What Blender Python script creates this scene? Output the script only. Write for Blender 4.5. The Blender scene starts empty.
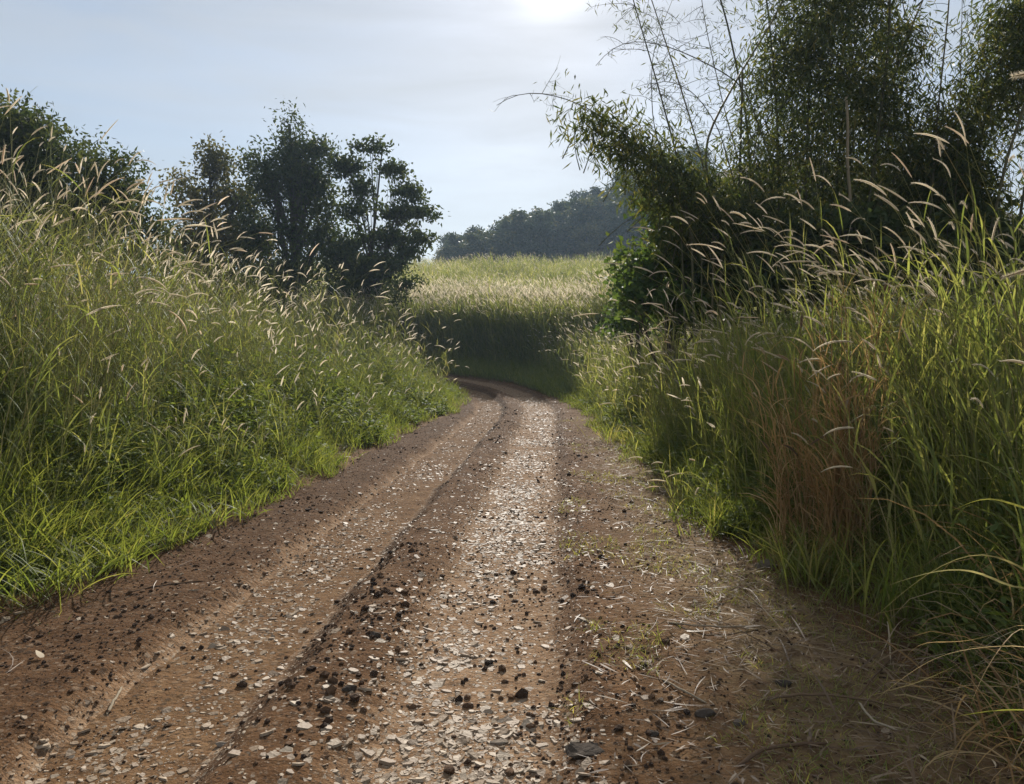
import bpy, math
import numpy as np
from mathutils import Vector

scene = bpy.context.scene
COL = scene.collection
rng = np.random.default_rng(7)
CAM_H = 1.55
F = 768.0            # focal length in pixels of a 1024 wide frame
HOR = 352.0          # row of the horizon
R = math.radians
PI = math.pi

# ------------------------------------------------------------------ helpers
def hash2(ix, iy, seed):
    h = (ix.astype(np.int64) * 374761393 + iy.astype(np.int64) * 668265263 + seed * 974711) & 0x7fffffff
    h = ((h ^ (h >> 13)) * 1274126177) & 0x7fffffff
    h = h ^ (h >> 16)
    return (h & 0xffff) / 65535.0

def vnoise(x, y, seed=0):
    x = np.asarray(x, float); y = np.asarray(y, float)
    ix = np.floor(x); iy = np.floor(y)
    fx = x - ix; fy = y - iy
    fx = fx * fx * (3 - 2 * fx); fy = fy * fy * (3 - 2 * fy)
    a = hash2(ix, iy, seed); b = hash2(ix + 1, iy, seed)
    c = hash2(ix, iy + 1, seed); d = hash2(ix + 1, iy + 1, seed)
    return (a * (1 - fx) + b * fx) * (1 - fy) + (c * (1 - fx) + d * fx) * fy

def fbm(x, y, sc, octv=4, seed=0):
    s = 0; a = 1; tot = 0
    for o in range(octv):
        s = s + a * (vnoise(x / sc + 17.3 * o, y / sc - 9.1 * o, seed + o) - .5); tot += a
        a *= .55; sc *= .5
    return s / tot

def sstep(a, b, x):
    t = np.clip((x - a) / (b - a), 0, 1)
    return t * t * (3 - 2 * t)

def P(px, py, d):
    """the point at distance d (along +Y) seen at photo pixel px, py"""
    return np.array([(px - 512) / F * d, d, CAM_H + (HOR - py) / F * d])

class Acc:
    def __init__(s):
        s.V = []; s.Q = []; s.T3 = []; s.r = []; s.t = []; s.n = 0; s.qm = []; s.tm = []
    def add(s, v, faces, rnd=None, t=None, mat=0):
        v = np.asarray(v, float).reshape(-1, 3); n = len(v)
        if n == 0: return
        faces = np.asarray(faces, np.int64)
        s.V.append(v)
        s.r.append(np.zeros(n) if rnd is None else np.broadcast_to(rnd, n))
        s.t.append(np.zeros(n) if t is None else np.broadcast_to(t, n))
        if faces.shape[1] == 4:
            s.Q.append(faces + s.n); s.qm.append(np.full(len(faces), mat))
        else:
            s.T3.append(faces + s.n); s.tm.append(np.full(len(faces), mat))
        s.n += n
    def merge(s, o):
        s.V += o.V; s.r += o.r; s.t += o.t; s.Q += [q + s.n for q in o.Q]; s.T3 += [q + s.n for q in o.T3]
        s.qm += o.qm; s.tm += o.tm; s.n += o.n
    def mesh(s, name, mats, smooth=True, origin=(0, 0, 0), extra=()):
        me = bpy.data.meshes.new(name)
        V = np.concatenate(s.V) - np.asarray(origin, float)
        q = np.concatenate(s.Q) if s.Q else np.zeros((0, 4), np.int64)
        t = np.concatenate(s.T3) if s.T3 else np.zeros((0, 3), np.int64)
        me.vertices.add(len(V)); me.vertices.foreach_set('co', V.astype(np.float32).ravel())
        loops = np.concatenate([q.ravel(), t.ravel()])
        me.loops.add(len(loops)); me.loops.foreach_set('vertex_index', loops.astype(np.int32))
        tot = np.concatenate([np.full(len(q), 4), np.full(len(t), 3)])
        st = np.concatenate([[0], np.cumsum(tot)[:-1]])
        me.polygons.add(len(tot))
        me.polygons.foreach_set('loop_start', st.astype(np.int32))
        me.polygons.foreach_set('loop_total', tot.astype(np.int32))
        me.polygons.foreach_set('material_index', np.concatenate(s.qm + s.tm).astype(np.int32))
        me.polygons.foreach_set('use_smooth', np.full(len(tot), smooth))
        for nm, a in (('rnd', s.r), ('t', s.t), *extra):
            at = me.attributes.new(nm, 'FLOAT', 'POINT')
            at.data.foreach_set('value', np.concatenate(a).astype(np.float32))
        for m in mats: me.materials.append(m)
        me.update(calc_edges=True)
        return me
    def obj(s, name, mats, parent=None, loc=(0, 0, 0), smooth=True):
        """one mesh object whose origin is loc (world); verts were given in world space"""
        o = bpy.data.objects.new(name, s.mesh(name, mats, smooth, loc))
        COL.objects.link(o)
        if parent is not None: o.parent = parent
        else: o.location = loc
        return o

def tag(o, label=None, cat=None, group=None, kind=None):
    if label: o['label'] = label
    if cat: o['category'] = cat
    if group: o['group'] = group
    if kind: o['kind'] = kind
    elif cat: o['kind'] = 'thing'
    return o

def empty(name, loc, label, cat, group=None):
    o = bpy.data.objects.new(name, None); COL.objects.link(o)
    o.location = [float(c) for c in loc]; o.empty_display_size = .2
    return tag(o, label, cat, group)

def curve(base, head, L, lean, bend, segs, pw=1.3):
    N = len(base)
    tm = (np.arange(segs) + .5) / segs
    th = lean[:, None] + bend[:, None] * tm ** pw
    dl = (L / segs)[:, None]
    dx = np.concatenate([np.zeros((N, 1)), np.cumsum(np.sin(th) * dl, 1)], 1)
    dz = np.concatenate([np.zeros((N, 1)), np.cumsum(np.cos(th) * dl, 1)], 1)
    pos = np.empty((N, segs + 1, 3))
    pos[..., 0] = base[:, None, 0] + np.cos(head)[:, None] * dx
    pos[..., 1] = base[:, None, 1] + np.sin(head)[:, None] * dx
    pos[..., 2] = base[:, None, 2] + dz
    return pos

def strip_faces(N, S):
    i = np.arange(S - 1)
    f = np.stack([2 * i, 2 * i + 1, 2 * i + 3, 2 * i + 2], 1)
    return (f[None] + (np.arange(N) * S * 2)[:, None, None]).reshape(-1, 4)

def ribbons(acc, pos, head, W, rnd, mat=0, twist=None, prof=None):
    N, S, _ = pos.shape
    t = np.linspace(0, 1, S)
    if prof is None:
        prof = np.minimum(1, .45 + 2.2 * t) * (1 - t ** 2.2) + .04
    T = np.gradient(pos, axis=1)
    T /= np.linalg.norm(T, axis=2, keepdims=True) + 1e-9
    side = np.zeros((N, 1, 3)); side[:, 0, 0] = -np.sin(head); side[:, 0, 1] = np.cos(head)
    side = np.broadcast_to(side, pos.shape)
    if twist is not None:
        nrm = np.cross(T, side)
        tw = twist[:, None, None] * (.35 + .65 * t[None, :, None])
        side = side * np.cos(tw) + nrm * np.sin(tw)
    w = (W[:, None] * prof[None, :])[..., None] * .5
    v = np.stack([pos - side * w, pos + side * w], 2)
    r = np.repeat(rnd, S * 2); tt = np.tile(np.repeat(t, 2), N)
    acc.add(v, strip_faces(N, S), r, tt, mat)

def blades(acc, base, head, L, W, lean, bend, segs, rnd, mat=0, tw=.6, pw=1.3):
    pos = curve(base, head, L, lean, bend, segs, pw)
    ribbons(acc, pos, head, W, rnd, mat, rng.normal(0, tw, len(base)) if tw else None)
    return pos

def tubes(acc, Pp, Rr, k, rnd=0., mat=0, cap=True):
    Pp = np.asarray(Pp, float); N, S, _ = Pp.shape
    Rr = np.broadcast_to(Rr, (N, S))
    T = np.gradient(Pp, axis=1); T /= np.linalg.norm(T, axis=2, keepdims=True) + 1e-9
    ref = np.tile(np.array([.31, .9, .12]), (N, 1)); 
    mean = T.mean(1); bad = np.abs((mean * ref).sum(1)) > .85 * np.linalg.norm(mean, axis=1)
    ref[bad] = (.95, -.1, .2)
    A = np.cross(T, ref[:, None]); A /= np.linalg.norm(A, axis=2, keepdims=True) + 1e-9
    B = np.cross(T, A)
    an = np.arange(k) / k * 2 * PI
    v = Pp[:, :, None] + Rr[..., None, None] * (A[:, :, None] * np.cos(an)[:, None] + B[:, :, None] * np.sin(an)[:, None])
    i, j = np.meshgrid(np.arange(S - 1), np.arange(k), indexing='ij'); j2 = (j + 1) % k
    f = np.stack([i * k + j, i * k + j2, (i + 1) * k + j2, (i + 1) * k + j], -1).reshape(-1, 4)
    f = (f[None] + (np.arange(N) * S * k)[:, None, None]).reshape(-1, 4)
    rr = np.repeat(np.broadcast_to(rnd, N), S * k)
    tt = np.tile(np.repeat(np.linspace(0, 1, S), k), N)
    acc.add(v, f, rr, tt, mat)

def fins(acc, Pp, Rr, k, rnd=0., mat=0):
    """k crossed ribbons round a centre line: thin, so light comes through as in a fluffy seed head"""
    Pp = np.asarray(Pp, float); N, S, _ = Pp.shape; Rr = np.broadcast_to(Rr, (N, S))
    T = np.gradient(Pp, axis=1); T /= np.linalg.norm(T, axis=2, keepdims=True) + 1e-9
    ref = rvec(N)
    A = np.cross(T, ref[:, None]); A /= np.linalg.norm(A, axis=2, keepdims=True) + 1e-9
    B = np.cross(T, A)
    for q in range(k):
        d = A * math.cos(q * PI / k) + B * math.sin(q * PI / k)
        v = np.stack([Pp - d * Rr[..., None], Pp + d * Rr[..., None]], 2)
        acc.add(v, strip_faces(N, S), np.repeat(np.broadcast_to(rnd, N), S * 2), np.tile(np.repeat(np.linspace(0, 1, S), 2), N), mat)

def leafquads(acc, pos, d, nrm, L, W, rnd, mat=0):
    """kite shaped leaves: base at pos, running along d"""
    N = len(pos)
    d = d / (np.linalg.norm(d, axis=1, keepdims=True) + 1e-9)
    s = np.cross(d, nrm); s /= np.linalg.norm(s, axis=1, keepdims=True) + 1e-9
    n2 = np.cross(s, d)
    L = L[:, None]; W = W[:, None]
    v = np.stack([pos, pos + d * L * .42 + s * W * .5 + n2 * W * .12, pos + d * L - n2 * W * .15,
                  pos + d * L * .42 - s * W * .5 + n2 * W * .12], 1)
    f = np.arange(N * 4).reshape(N, 4)
    acc.add(v, f, np.repeat(rnd, 4), np.tile([0., .45, 1., .45], N), mat)

def rvec(n):
    v = rng.normal(size=(n, 3)); return v / np.linalg.norm(v, axis=1, keepdims=True)

# ------------------------------------------------------------------ materials
def newmat(name):
    m = bpy.data.materials.new(name); m.use_nodes = True
    nt = m.node_tree; nt.nodes.clear()
    out = nt.nodes.new('ShaderNodeOutputMaterial')
    return m, nt, out

def ramp(nt, stops, fac):
    n = nt.nodes.new('ShaderNodeValToRGB'); cr = n.color_ramp
    while len(cr.elements) < len(stops): cr.elements.new(.5)
    for e, (p, c) in zip(cr.elements, stops): e.position = p; e.color = (*c, 1)
    nt.links.new(fac, n.inputs[0]); return n.outputs[0]

def attr(nt, name):
    n = nt.nodes.new('ShaderNodeAttribute'); n.attribute_name = name; return n.outputs['Fac']

def mixc(nt, fac, a, b, mode='MIX'):
    n = nt.nodes.new('ShaderNodeMix'); n.data_type = 'RGBA'; n.blend_type = mode
    for sock, v in ((0, fac), (6, a), (7, b)):
        if hasattr(v, 'links'): nt.links.new(v, n.inputs[sock])
        elif isinstance(v, (int, float)): n.inputs[sock].default_value = v
        else: n.inputs[sock].default_value = (*v, 1)
    return n.outputs[2]

def math_(nt, op, a, b=None, clamp=False):
    n = nt.nodes.new('ShaderNodeMath'); n.operation = op; n.use_clamp = clamp
    for i, v in enumerate((a, b)):
        if v is None: continue
        if hasattr(v, 'links'): nt.links.new(v, n.inputs[i])
        else: n.inputs[i].default_value = v
    return n.outputs[0]

def leafmat(name, stops, tip=None, base=None, trans=.45, rough=.5, spec=.35, tgain=(1.25, 1.2, .7)):
    m, nt, out = newmat(name)
    c = ramp(nt, stops, attr(nt, 'rnd'))
    t = attr(nt, 't')
    if tip: c = mixc(nt, math_(nt, 'POWER', t, 3.), c, tip)
    if base:
        b = math_(nt, 'SUBTRACT', 1., math_(nt, 'MULTIPLY', t, 3.5), True)
        c = mixc(nt, b, c, base)
    pb = nt.nodes.new('ShaderNodeBsdfPrincipled'); pb.inputs['Roughness'].default_value = rough
    pb.inputs['Specular IOR Level'].default_value = spec
    nt.links.new(c, pb.inputs['Base Color'])
    tr = nt.nodes.new('ShaderNodeBsdfTranslucent')
    nt.links.new(mixc(nt, 1., c, tgain, 'MULTIPLY'), tr.inputs['Color'])
    mx = nt.nodes.new('ShaderNodeMixShader'); mx.inputs[0].default_value = trans
    nt.links.new(pb.outputs[0], mx.inputs[1]); nt.links.new(tr.outputs[0], mx.inputs[2])
    nt.links.new(mx.outputs[0], out.inputs['Surface'])
    return m

def plainmat(name, stops, rough=.8, spec=.3, noise=None, bump=0., bscale=40.):
    m, nt, out = newmat(name)
    c = ramp(nt, stops, attr(nt, 'rnd'))
    pb = nt.nodes.new('ShaderNodeBsdfPrincipled'); pb.inputs['Roughness'].default_value = rough
    pb.inputs['Specular IOR Level'].default_value = spec
    tc = nt.nodes.new('ShaderNodeTexCoord')
    nz = nt.nodes.new('ShaderNodeTexNoise'); nz.inputs['Scale'].default_value = bscale; nz.inputs['Detail'].default_value = 6
    nt.links.new(tc.outputs['Object'], nz.inputs['Vector'])
    if noise: c = mixc(nt, math_(nt, 'MULTIPLY', nz.outputs['Fac'], .8), c, noise)
    nt.links.new(c, pb.inputs['Base Color'])
    if bump:
        b = nt.nodes.new('ShaderNodeBump'); b.inputs['Strength'].default_value = bump; b.inputs['Distance'].default_value = .02
        nt.links.new(nz.outputs['Fac'], b.inputs['Height']); nt.links.new(b.outputs[0], pb.inputs['Normal'])
    nt.links.new(pb.outputs[0], out.inputs['Surface'])
    return m

M_GRASS = leafmat('grass_leaf', [(0, (.08, .115, .035)), (.35, (.155, .2, .058)), (.62, (.25, .28, .09)), (.84, (.36, .345, .145)), (1, (.41, .34, .17))],
                  tip=(.26, .23, .1), trans=.58, rough=.6, spec=.22, tgain=(1.4, 1.3, .75))
M_LUSH = leafmat('lush_leaf', [(0, (.075, .115, .03)), (.45, (.15, .2, .048)), (.8, (.25, .28, .085)), (1, (.35, .31, .14))],
                 base=(.14, .13, .05), tip=(.15, .16, .04), trans=.55, rough=.55, spec=.25, tgain=(1.4, 1.3, .65))
M_STEM = leafmat('grass_stem', [(0, (.13, .16, .045)), (.5, (.24, .24, .08)), (1, (.38, .3, .15))], trans=.2, rough=.5)
M_PLUME = leafmat('seed_head', [(0, (.55, .5, .41)), (.8, (.68, .62, .5)), (1, (.62, .51, .39))], trans=.62, rough=.8, spec=.1, tgain=(1.1, 1.05, .95))
M_DRY = leafmat('dry_leaf', [(0, (.29, .175, .08)), (.5, (.46, .31, .145)), (1, (.6, .47, .28))], trans=.55, spec=.12, rough=.6, tgain=(1.2, 1.15, .95))
M_STRAW = leafmat('straw', [(0, (.1, .06, .035)), (.5, (.23, .155, .09)), (1, (.44, .35, .23))], trans=.2, rough=.6)
M_PALE = leafmat('pale_blade', [(0, (.32, .27, .16)), (1, (.4, .36, .22))], trans=.35, rough=.45)
M_TREE = leafmat('tree_leaf', [(0, (.035, .055, .02)), (.6, (.065, .085, .028)), (1, (.11, .12, .04))], trans=.4, spec=.12, rough=.6)
M_OLIVE = leafmat('olive_leaf', [(0, (.065, .07, .025)), (.6, (.11, .105, .038)), (1, (.17, .14, .055))], trans=.42, spec=.12, rough=.6)
M_FAR = leafmat('far_leaf', [(0, (.035, .055, .026)), (.5, (.07, .085, .034)), (1, (.15, .135, .05))], trans=.3, rough=.6)
M_BAMBOO = leafmat('bamboo_leaf', [(0, (.045, .066, .018)), (.6, (.088, .108, .03)), (1, (.19, .175, .056))], trans=.5, spec=.15, rough=.55)
M_BUSH = leafmat('bush_leaf', [(0, (.05, .09, .025)), (.6, (.09, .14, .036)), (1, (.15, .19, .05))], trans=.42, rough=.6, spec=.08)
M_WEED = leafmat('weed_leaf', [(0, (.085, .13, .035)), (.6, (.15, .2, .055)), (1, (.26, .28, .09))], trans=.5, spec=.15, rough=.65, tgain=(1.4, 1.25, .6))
M_BARK = plainmat('bark', [(0, (.06, .05, .04)), (1, (.12, .1, .08))], noise=(.03, .025, .02), bump=.6, bscale=14)
M_CULM = plainmat('bamboo_culm', [(0, (.06, .065, .03)), (.6, (.13, .12, .06)), (1, (.24, .2, .11))], rough=.6, spec=.15, noise=(.06, .055, .03), bscale=8)
M_DEADCULM = plainmat('dead_culm', [(0, (.3, .25, .17)), (1, (.36, .3, .2))], rough=.8, spec=.1, noise=(.16, .13, .08), bscale=6)
M_TWIG = plainmat('twig', [(0, (.13, .08, .05)), (.5, (.26, .18, .11)), (1, (.5, .42, .3))], rough=.9, spec=.05, noise=(.12, .08, .05), bscale=30)
M_CHIP = plainmat('slate_chip', [(0, (.17, .115, .072)), (.55, (.31, .23, .155)), (1, (.46, .37, .265))], rough=.6, spec=.11, noise=(.26, .19, .125), bump=.3, bscale=60)
M_CLOD = plainmat('clod', [(0, (.03, .024, .02)), (.4, (.068, .042, .027)), (1, (.22, .13, .072))], rough=.9, spec=.05, noise=(.045, .03, .022), bump=.8, bscale=50)
M_STONE = plainmat('stone', [(0, (.05, .037, .028)), (.5, (.14, .11, .085)), (1, (.3, .24, .18))], rough=.9, spec=.06, noise=(.085, .07, .055), bump=.7, bscale=25)

def soilmat(name):
    m, nt, out = newmat(name)
    geo = nt.nodes.new('ShaderNodeNewGeometry')
    def noise(sc, det=6, rough=.6):
        n = nt.nodes.new('ShaderNodeTexNoise'); n.inputs['Scale'].default_value = sc
        n.inputs['Detail'].default_value = det; n.inputs['Roughness'].default_value = rough
        nt.links.new(geo.outputs['Position'], n.inputs['Vector']); return n.outputs['Fac']
    def vor(sc, feat='F1'):
        n = nt.nodes.new('ShaderNodeTexVoronoi'); n.inputs['Scale'].default_value = sc; n.feature = feat
        nt.links.new(geo.outputs['Position'], n.inputs['Vector']); return n
    n1, n2, n3 = noise(.9), noise(7.), noise(60., 4)
    c = ramp(nt, [(.3, (.082, .042, .019)), (.5, (.16, .085, .04)), (.7, (.235, .142, .075))], n2)
    c = mixc(nt, math_(nt, 'MULTIPLY', n1, .55), c, (.14, .074, .034))
    # 't' = how worn the soil is by wheels: pale dust and crushed slate
    worn = attr(nt, 't')
    dust = ramp(nt, [(.3, (.2, .118, .066)), (.55, (.32, .205, .12)), (.75, (.42, .3, .195))], noise(16., 5))
    c = mixc(nt, math_(nt, 'MULTIPLY', worn, math_(nt, 'ADD', .5, math_(nt, 'MULTIPLY', n1, .65)), True), c, dust)
    # darker brown along the rut lips, the centre ridge and the outer sides
    dark_band = attr(nt, 'dark_band')
    dn = math_(nt, 'MULTIPLY', dark_band, math_(nt, 'ADD', math_(nt, 'MULTIPLY', noise(9., 5, .7), 1.6), .1), True)
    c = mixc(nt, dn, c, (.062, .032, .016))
    # embedded grit: small cells, some light, some dark
    light = None
    for sc, lo, hi, w in ((95., .24, .72, .55), (48., .2, .76, .7), (24., .1, .86, .75)):
        v = vor(sc); sep = nt.nodes.new('ShaderNodeSeparateColor'); nt.links.new(v.outputs['Color'], sep.inputs[0])
        inside = math_(nt, 'LESS_THAN', v.outputs['Distance'], .42)
        lg = math_(nt, 'MULTIPLY', math_(nt, 'GREATER_THAN', sep.outputs[0], hi), inside)
        dk = math_(nt, 'MULTIPLY', math_(nt, 'LESS_THAN', sep.outputs[0], lo), inside)
        c = mixc(nt, math_(nt, 'MULTIPLY', math_(nt, 'MULTIPLY', lg, w), math_(nt, 'ADD', math_(nt, 'MULTIPLY', worn, .75), .25)), c, (.33, .265, .195))
        c = mixc(nt, math_(nt, 'MULTIPLY', math_(nt, 'MULTIPLY', dk, w), math_(nt, 'SUBTRACT', 1., math_(nt, 'MULTIPLY', worn, .7))), c, (.045, .03, .02))
        light = lg if light is None else math_(nt, 'ADD', light, lg)
    # 'rnd' = litter / thin turf tint
    lit = attr(nt, 'rnd')
    turf = ramp(nt, [(.35, (.1, .06, .035)), (.55, (.2, .14, .075)), (.7, (.23, .17, .085))], noise(11., 6, .7))
    c = mixc(nt, lit, c, turf)
    pb = nt.nodes.new('ShaderNodeBsdfPrincipled'); pb.inputs['Roughness'].default_value = .95
    pb.inputs['Specular IOR Level'].default_value = .03
    nt.links.new(c, pb.inputs['Base Color'])
    v2 = vor(24.)
    h = math_(nt, 'ADD', math_(nt, 'MULTIPLY', n2, .6), math_(nt, 'MULTIPLY', n3, .45))
    h = math_(nt, 'ADD', h, math_(nt, 'MULTIPLY', v2.outputs['Distance'], -.3))
    h = math_(nt, 'ADD', h, math_(nt, 'MULTIPLY', light, .12))
    b = nt.nodes.new('ShaderNodeBump'); b.inputs['Strength'].default_value = .7; b.inputs['Distance'].default_value = .035
    nt.links.new(h, b.inputs['Height']); nt.links.new(b.outputs[0], pb.inputs['Normal'])
    nt.links.new(pb.outputs[0], out.inputs['Surface'])
    return m
M_SOIL = soilmat('red_brown_soil')

# ------------------------------------------------------------------ terrain and track
ctrl = np.array([(-1.15, -30), (-1.05, -8), (-.95, 0), (-.87, 3), (-.8, 5), (-.55, 9), (-.2, 15), (.05, 20), (-.1, 23.6), (-.8, 27.),
                 (-2.5, 29.8), (-5.4, 31.8), (-9.5, 33.2), (-16, 34.6), (-30, 37)], float)
def catmull(c, n):
    c = np.vstack([2 * c[0] - c[1], c, 2 * c[-1] - c[-2]]); o = []
    for i in range(1, len(c) - 2):
        t = np.linspace(0, 1, n, endpoint=False)[:, None]
        p0, p1, p2, p3 = c[i - 1], c[i], c[i + 1], c[i + 2]
        o.append(.5 * (2 * p1 + (p2 - p0) * t + (2 * p0 - 5 * p1 + 4 * p2 - p3) * t ** 2 + (3 * p1 - p0 - 3 * p2 + p3) * t ** 3))
    return np.vstack(o + [c[-2][None]])
line = catmull(ctrl, 24)
seg = np.diff(line, axis=0); sl = np.linalg.norm(seg, axis=1); cum = np.concatenate([[0], np.cumsum(sl)])
S0 = np.interp(0, line[:80, 1], cum[:80])           # arc length where the camera stands
cum = cum - S0

def track_uv(x, y):
    """signed offset from the track's centre (right positive) and distance along it"""
    x = np.atleast_1d(np.asarray(x, float)); y = np.atleast_1d(np.asarray(y, float))
    U = np.empty(len(x)); Sx = np.empty(len(x))
    A = line[:-1]
    for k in range(0, len(x), 20000):
        px = x[k:k + 20000, None] - A[None, :, 0]; py = y[k:k + 20000, None] - A[None, :, 1]
        t = np.clip((px * seg[:, 0] + py * seg[:, 1]) / sl ** 2, 0, 1)
        dx = px - t * seg[:, 0]; dy = py - t * seg[:, 1]
        d2 = dx * dx + dy * dy; j = d2.argmin(1); r = np.arange(len(j))
        sg = np.sign(px[r, j] * seg[j, 1] - py[r, j] * seg[j, 0]); sg[sg == 0] = 1
        U[k:k + 20000] = np.sqrt(d2[r, j]) * sg; Sx[k:k + 20000] = cum[j] + t[r, j] * sl[j]
    return U, Sx

def edge_l(s): return np.interp(s, [0, 4.8, 6, 7.5, 15, 26, 34], [2.5, 2.35, 2.05, 1.85, 1.8, 1.2, 1.2]) + .35 * fbm(s, s * 0, 1.7, 3, 5)
def edge_r(s): return np.interp(s, [0, 3, 4.2, 6.5, 11.5, 20, 29, 36], [2.9, 2.95, 2.75, 2.4, 2.2, 1.75, 1.4, 1.4]) + .35 * fbm(s, s * 0, 1.5, 3, 15)

ky = np.array([-60, 18, 24, 28, 33, 38, 45, 60, 80, 95, 130, 200, 400, 4000], float)
kz = np.array([0, 0, .06, .28, .72, 1.1, 1.9, 4.6, 8.2, 10.0, 13.0, 15, 14, 8], float)
yd = np.linspace(-60, 4000, 40601); zd = np.interp(yd, ky, kz)
kern = np.hanning(41); kern /= kern.sum(); zs = np.convolve(np.pad(zd, 20, 'edge'), kern, 'valid')
def zbase(x, y):
    z = np.interp(y, yd, zs)
    hill = 27 * np.exp(-((x - 58) / 46) ** 2 - ((y - 165) / 45) ** 2)
    far = 10 * fbm(x, y, 120., 3, 3) * sstep(130, 260, np.hypot(x, y))
    return z + hill + far

def heights(x, y, uv=None):
    """(ground z, track z, u, s, worn)"""
    x = np.atleast_1d(np.asarray(x, float)); y = np.atleast_1d(np.asarray(y, float))
    u, s = track_uv(x, y) if uv is None else uv
    eL = -edge_l(s); eR = edge_r(s)
    zb = zbase(x, y)
    out = np.where(u < 0, eL - u, u - eR)          # metres outside the track's edge
    bank = np.where(u < 0, .38 * sstep(0, 2.2, out) + .25 * sstep(2, 7, out), .22 * sstep(.1, 1.6, out) + .2 * sstep(2, 6, out))
    rough = .10 * fbm(x, y, .9, 4, 31) * sstep(-.6, .8, out)
    w = u + .10 * fbm(x, y, 2.2, 3, 41) + .16 * fbm(x, y, .5, 4, 44)
    def rut(c, hw): return sstep(hw + .14, hw - .08, np.abs(w - c))
    r1 = rut(-.65, .37); r2 = rut(.68, .40)
    ridge = np.exp(-((w + .02) / .28) ** 2)
    side = sstep(-2.2, -1.2, w) * sstep(-1.0, -1.25, w) + sstep(1.05, 1.3, w) * sstep(2.6, 1.5, w)
    prof = -.10 * r1 - .055 * r2 + .045 * ridge + .015 * side
    fine = .038 * fbm(x, y, .3, 4, 61) * (1 - .55 * r1 - .3 * r2) + .03 * fbm(x, y, 1.3, 2, 71)
    zr = zb + prof + fine
    zt = zr - .09 * sstep(-.15, .35, out)
    zg = zb + bank + rough + np.where(out < .3, fine, 0) - .09 * sstep(.1, -.5, out)
    worn = np.clip(r1 * 1. + r2 * .75, 0, 1)
    return zg, zt, u, s, worn, out

def surf(x, y):
    zg, zt, u, s, w, out = heights(x, y)
    return np.maximum(zg, zt)

def grid_faces(ny, nx):
    i, j = np.meshgrid(np.arange(ny - 1), np.arange(nx - 1), indexing='ij')
    a = (i * nx + j).ravel()
    return np.stack([a, a + 1, a + nx + 1, a + nx], 1)

# ground: one sheet to the horizon
def spaced(stops):
    o = []
    for (a, b, st) in stops: o.append(np.arange(a, b, st))
    return np.unique(np.concatenate(o + [[stops[-1][1]]]))
gy = np.concatenate([-np.geomspace(8, 3500, 22)[::-1], spaced([(-7, 0, .5), (0, 14, .12), (14, 40, .25), (40, 100, .9), (100, 260, 3.5)]), np.geomspace(275, 3500, 24)])
gxp = spaced([(0, 5, .12), (5, 14, .3), (14, 40, 1.), (40, 140, 4.)])
gxp = np.concatenate([gxp, np.geomspace(160, 3500, 18)])
gx = np.concatenate([-gxp[:0:-1], gxp])
X, Y = np.meshgrid(gx, gy); Xf, Yf = X.ravel(), Y.ravel()
near = (np.abs(Xf) < 45) & (Yf > -30) & (Yf < 60)
U = np.full(len(Xf), 99.); Sx = np.zeros(len(Xf))
U[near], Sx[near] = track_uv(Xf[near], Yf[near]); U[~near] = np.where(Xf[~near] < 0, -99, 99)
zg, zt, u, s, w, out = heights(Xf, Yf, (U, Sx))
a = Acc(); a.add(np.stack([Xf, Yf, zg], 1), grid_faces(len(gy), len(gx)), np.clip(.15 + .85 * sstep(0, .8, out), 0, 1), 0.)
ground = a.obj('ground', [M_SOIL]); tag(ground, 'brown earth verge and rising field beneath the grass', 'ground', kind='structure')

# dirt track
ss = spaced([(-6, 1.5, .15), (1.5, 7, .03), (7, 14, .06), (14, 52, .12)])
uu = np.arange(-3.1, 3.45, .035)
cx = np.interp(ss, cum, line[:, 0]); cy = np.interp(ss, cum, line[:, 1])
tx = np.gradient(cx, ss); ty = np.gradient(cy, ss); ln = np.hypot(tx, ty); tx /= ln; ty /= ln
RX = cx[:, None] + ty[:, None] * uu; RY = cy[:, None] - tx[:, None] * uu
SS, UU = np.meshgrid(ss, uu, indexing='ij')
zg, zt, u, s, w, out = heights(RX.ravel(), RY.ravel(), (UU.ravel(), SS.ravel()))
a = Acc()
turf = np.clip(sstep(1.25, 2.3, UU.ravel()) * .75 * (.4 + 1.5 * np.clip(fbm(RX.ravel(), RY.ravel(), .8, 3, 88) + .4, 0, 1)), 0, .9)
a.add(np.stack([RX.ravel(), RY.ravel(), zt], 1), grid_faces(len(ss), len(uu))[:, ::-1], turf, w)
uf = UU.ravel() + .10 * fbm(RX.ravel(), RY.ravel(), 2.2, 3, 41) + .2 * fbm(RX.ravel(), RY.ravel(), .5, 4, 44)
dark_band = np.clip(1.1 * np.exp(-((uf + .27) / .10) ** 2) + .55 * np.exp(-((uf - .02) / .2) ** 2) + .5 * np.exp(-((uf - 1.12) / .11) ** 2) + .75 * sstep(-1.02, -1.2, uf) + .3 * sstep(1.0, 1.2, uf), 0, 1) * (1 - .8 * turf)
tm_ = a.mesh('dirt_track', [M_SOIL], extra=(('dark_band', [dark_band]),)); track = bpy.data.objects.new('dirt_track', tm_); COL.objects.link(track); tag(track, 'rutted red brown dirt track curving left into the grass', 'dirt track', kind='structure')

# ------------------------------------------------------------------ stones on the track
def track_points(n, ulo, uhi, s0=1.6, s1=34., p=1.0):
    s = s0 * (s1 / s0) ** (rng.random(n) ** p)      # denser near the camera
    u = rng.uniform(ulo, uhi, n)
    x = np.interp(s, ss, cx) + np.interp(s, ss, ty) * u; y = np.interp(s, ss, cy) - np.interp(s, ss, tx) * u
    return x, y, u, s

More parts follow.
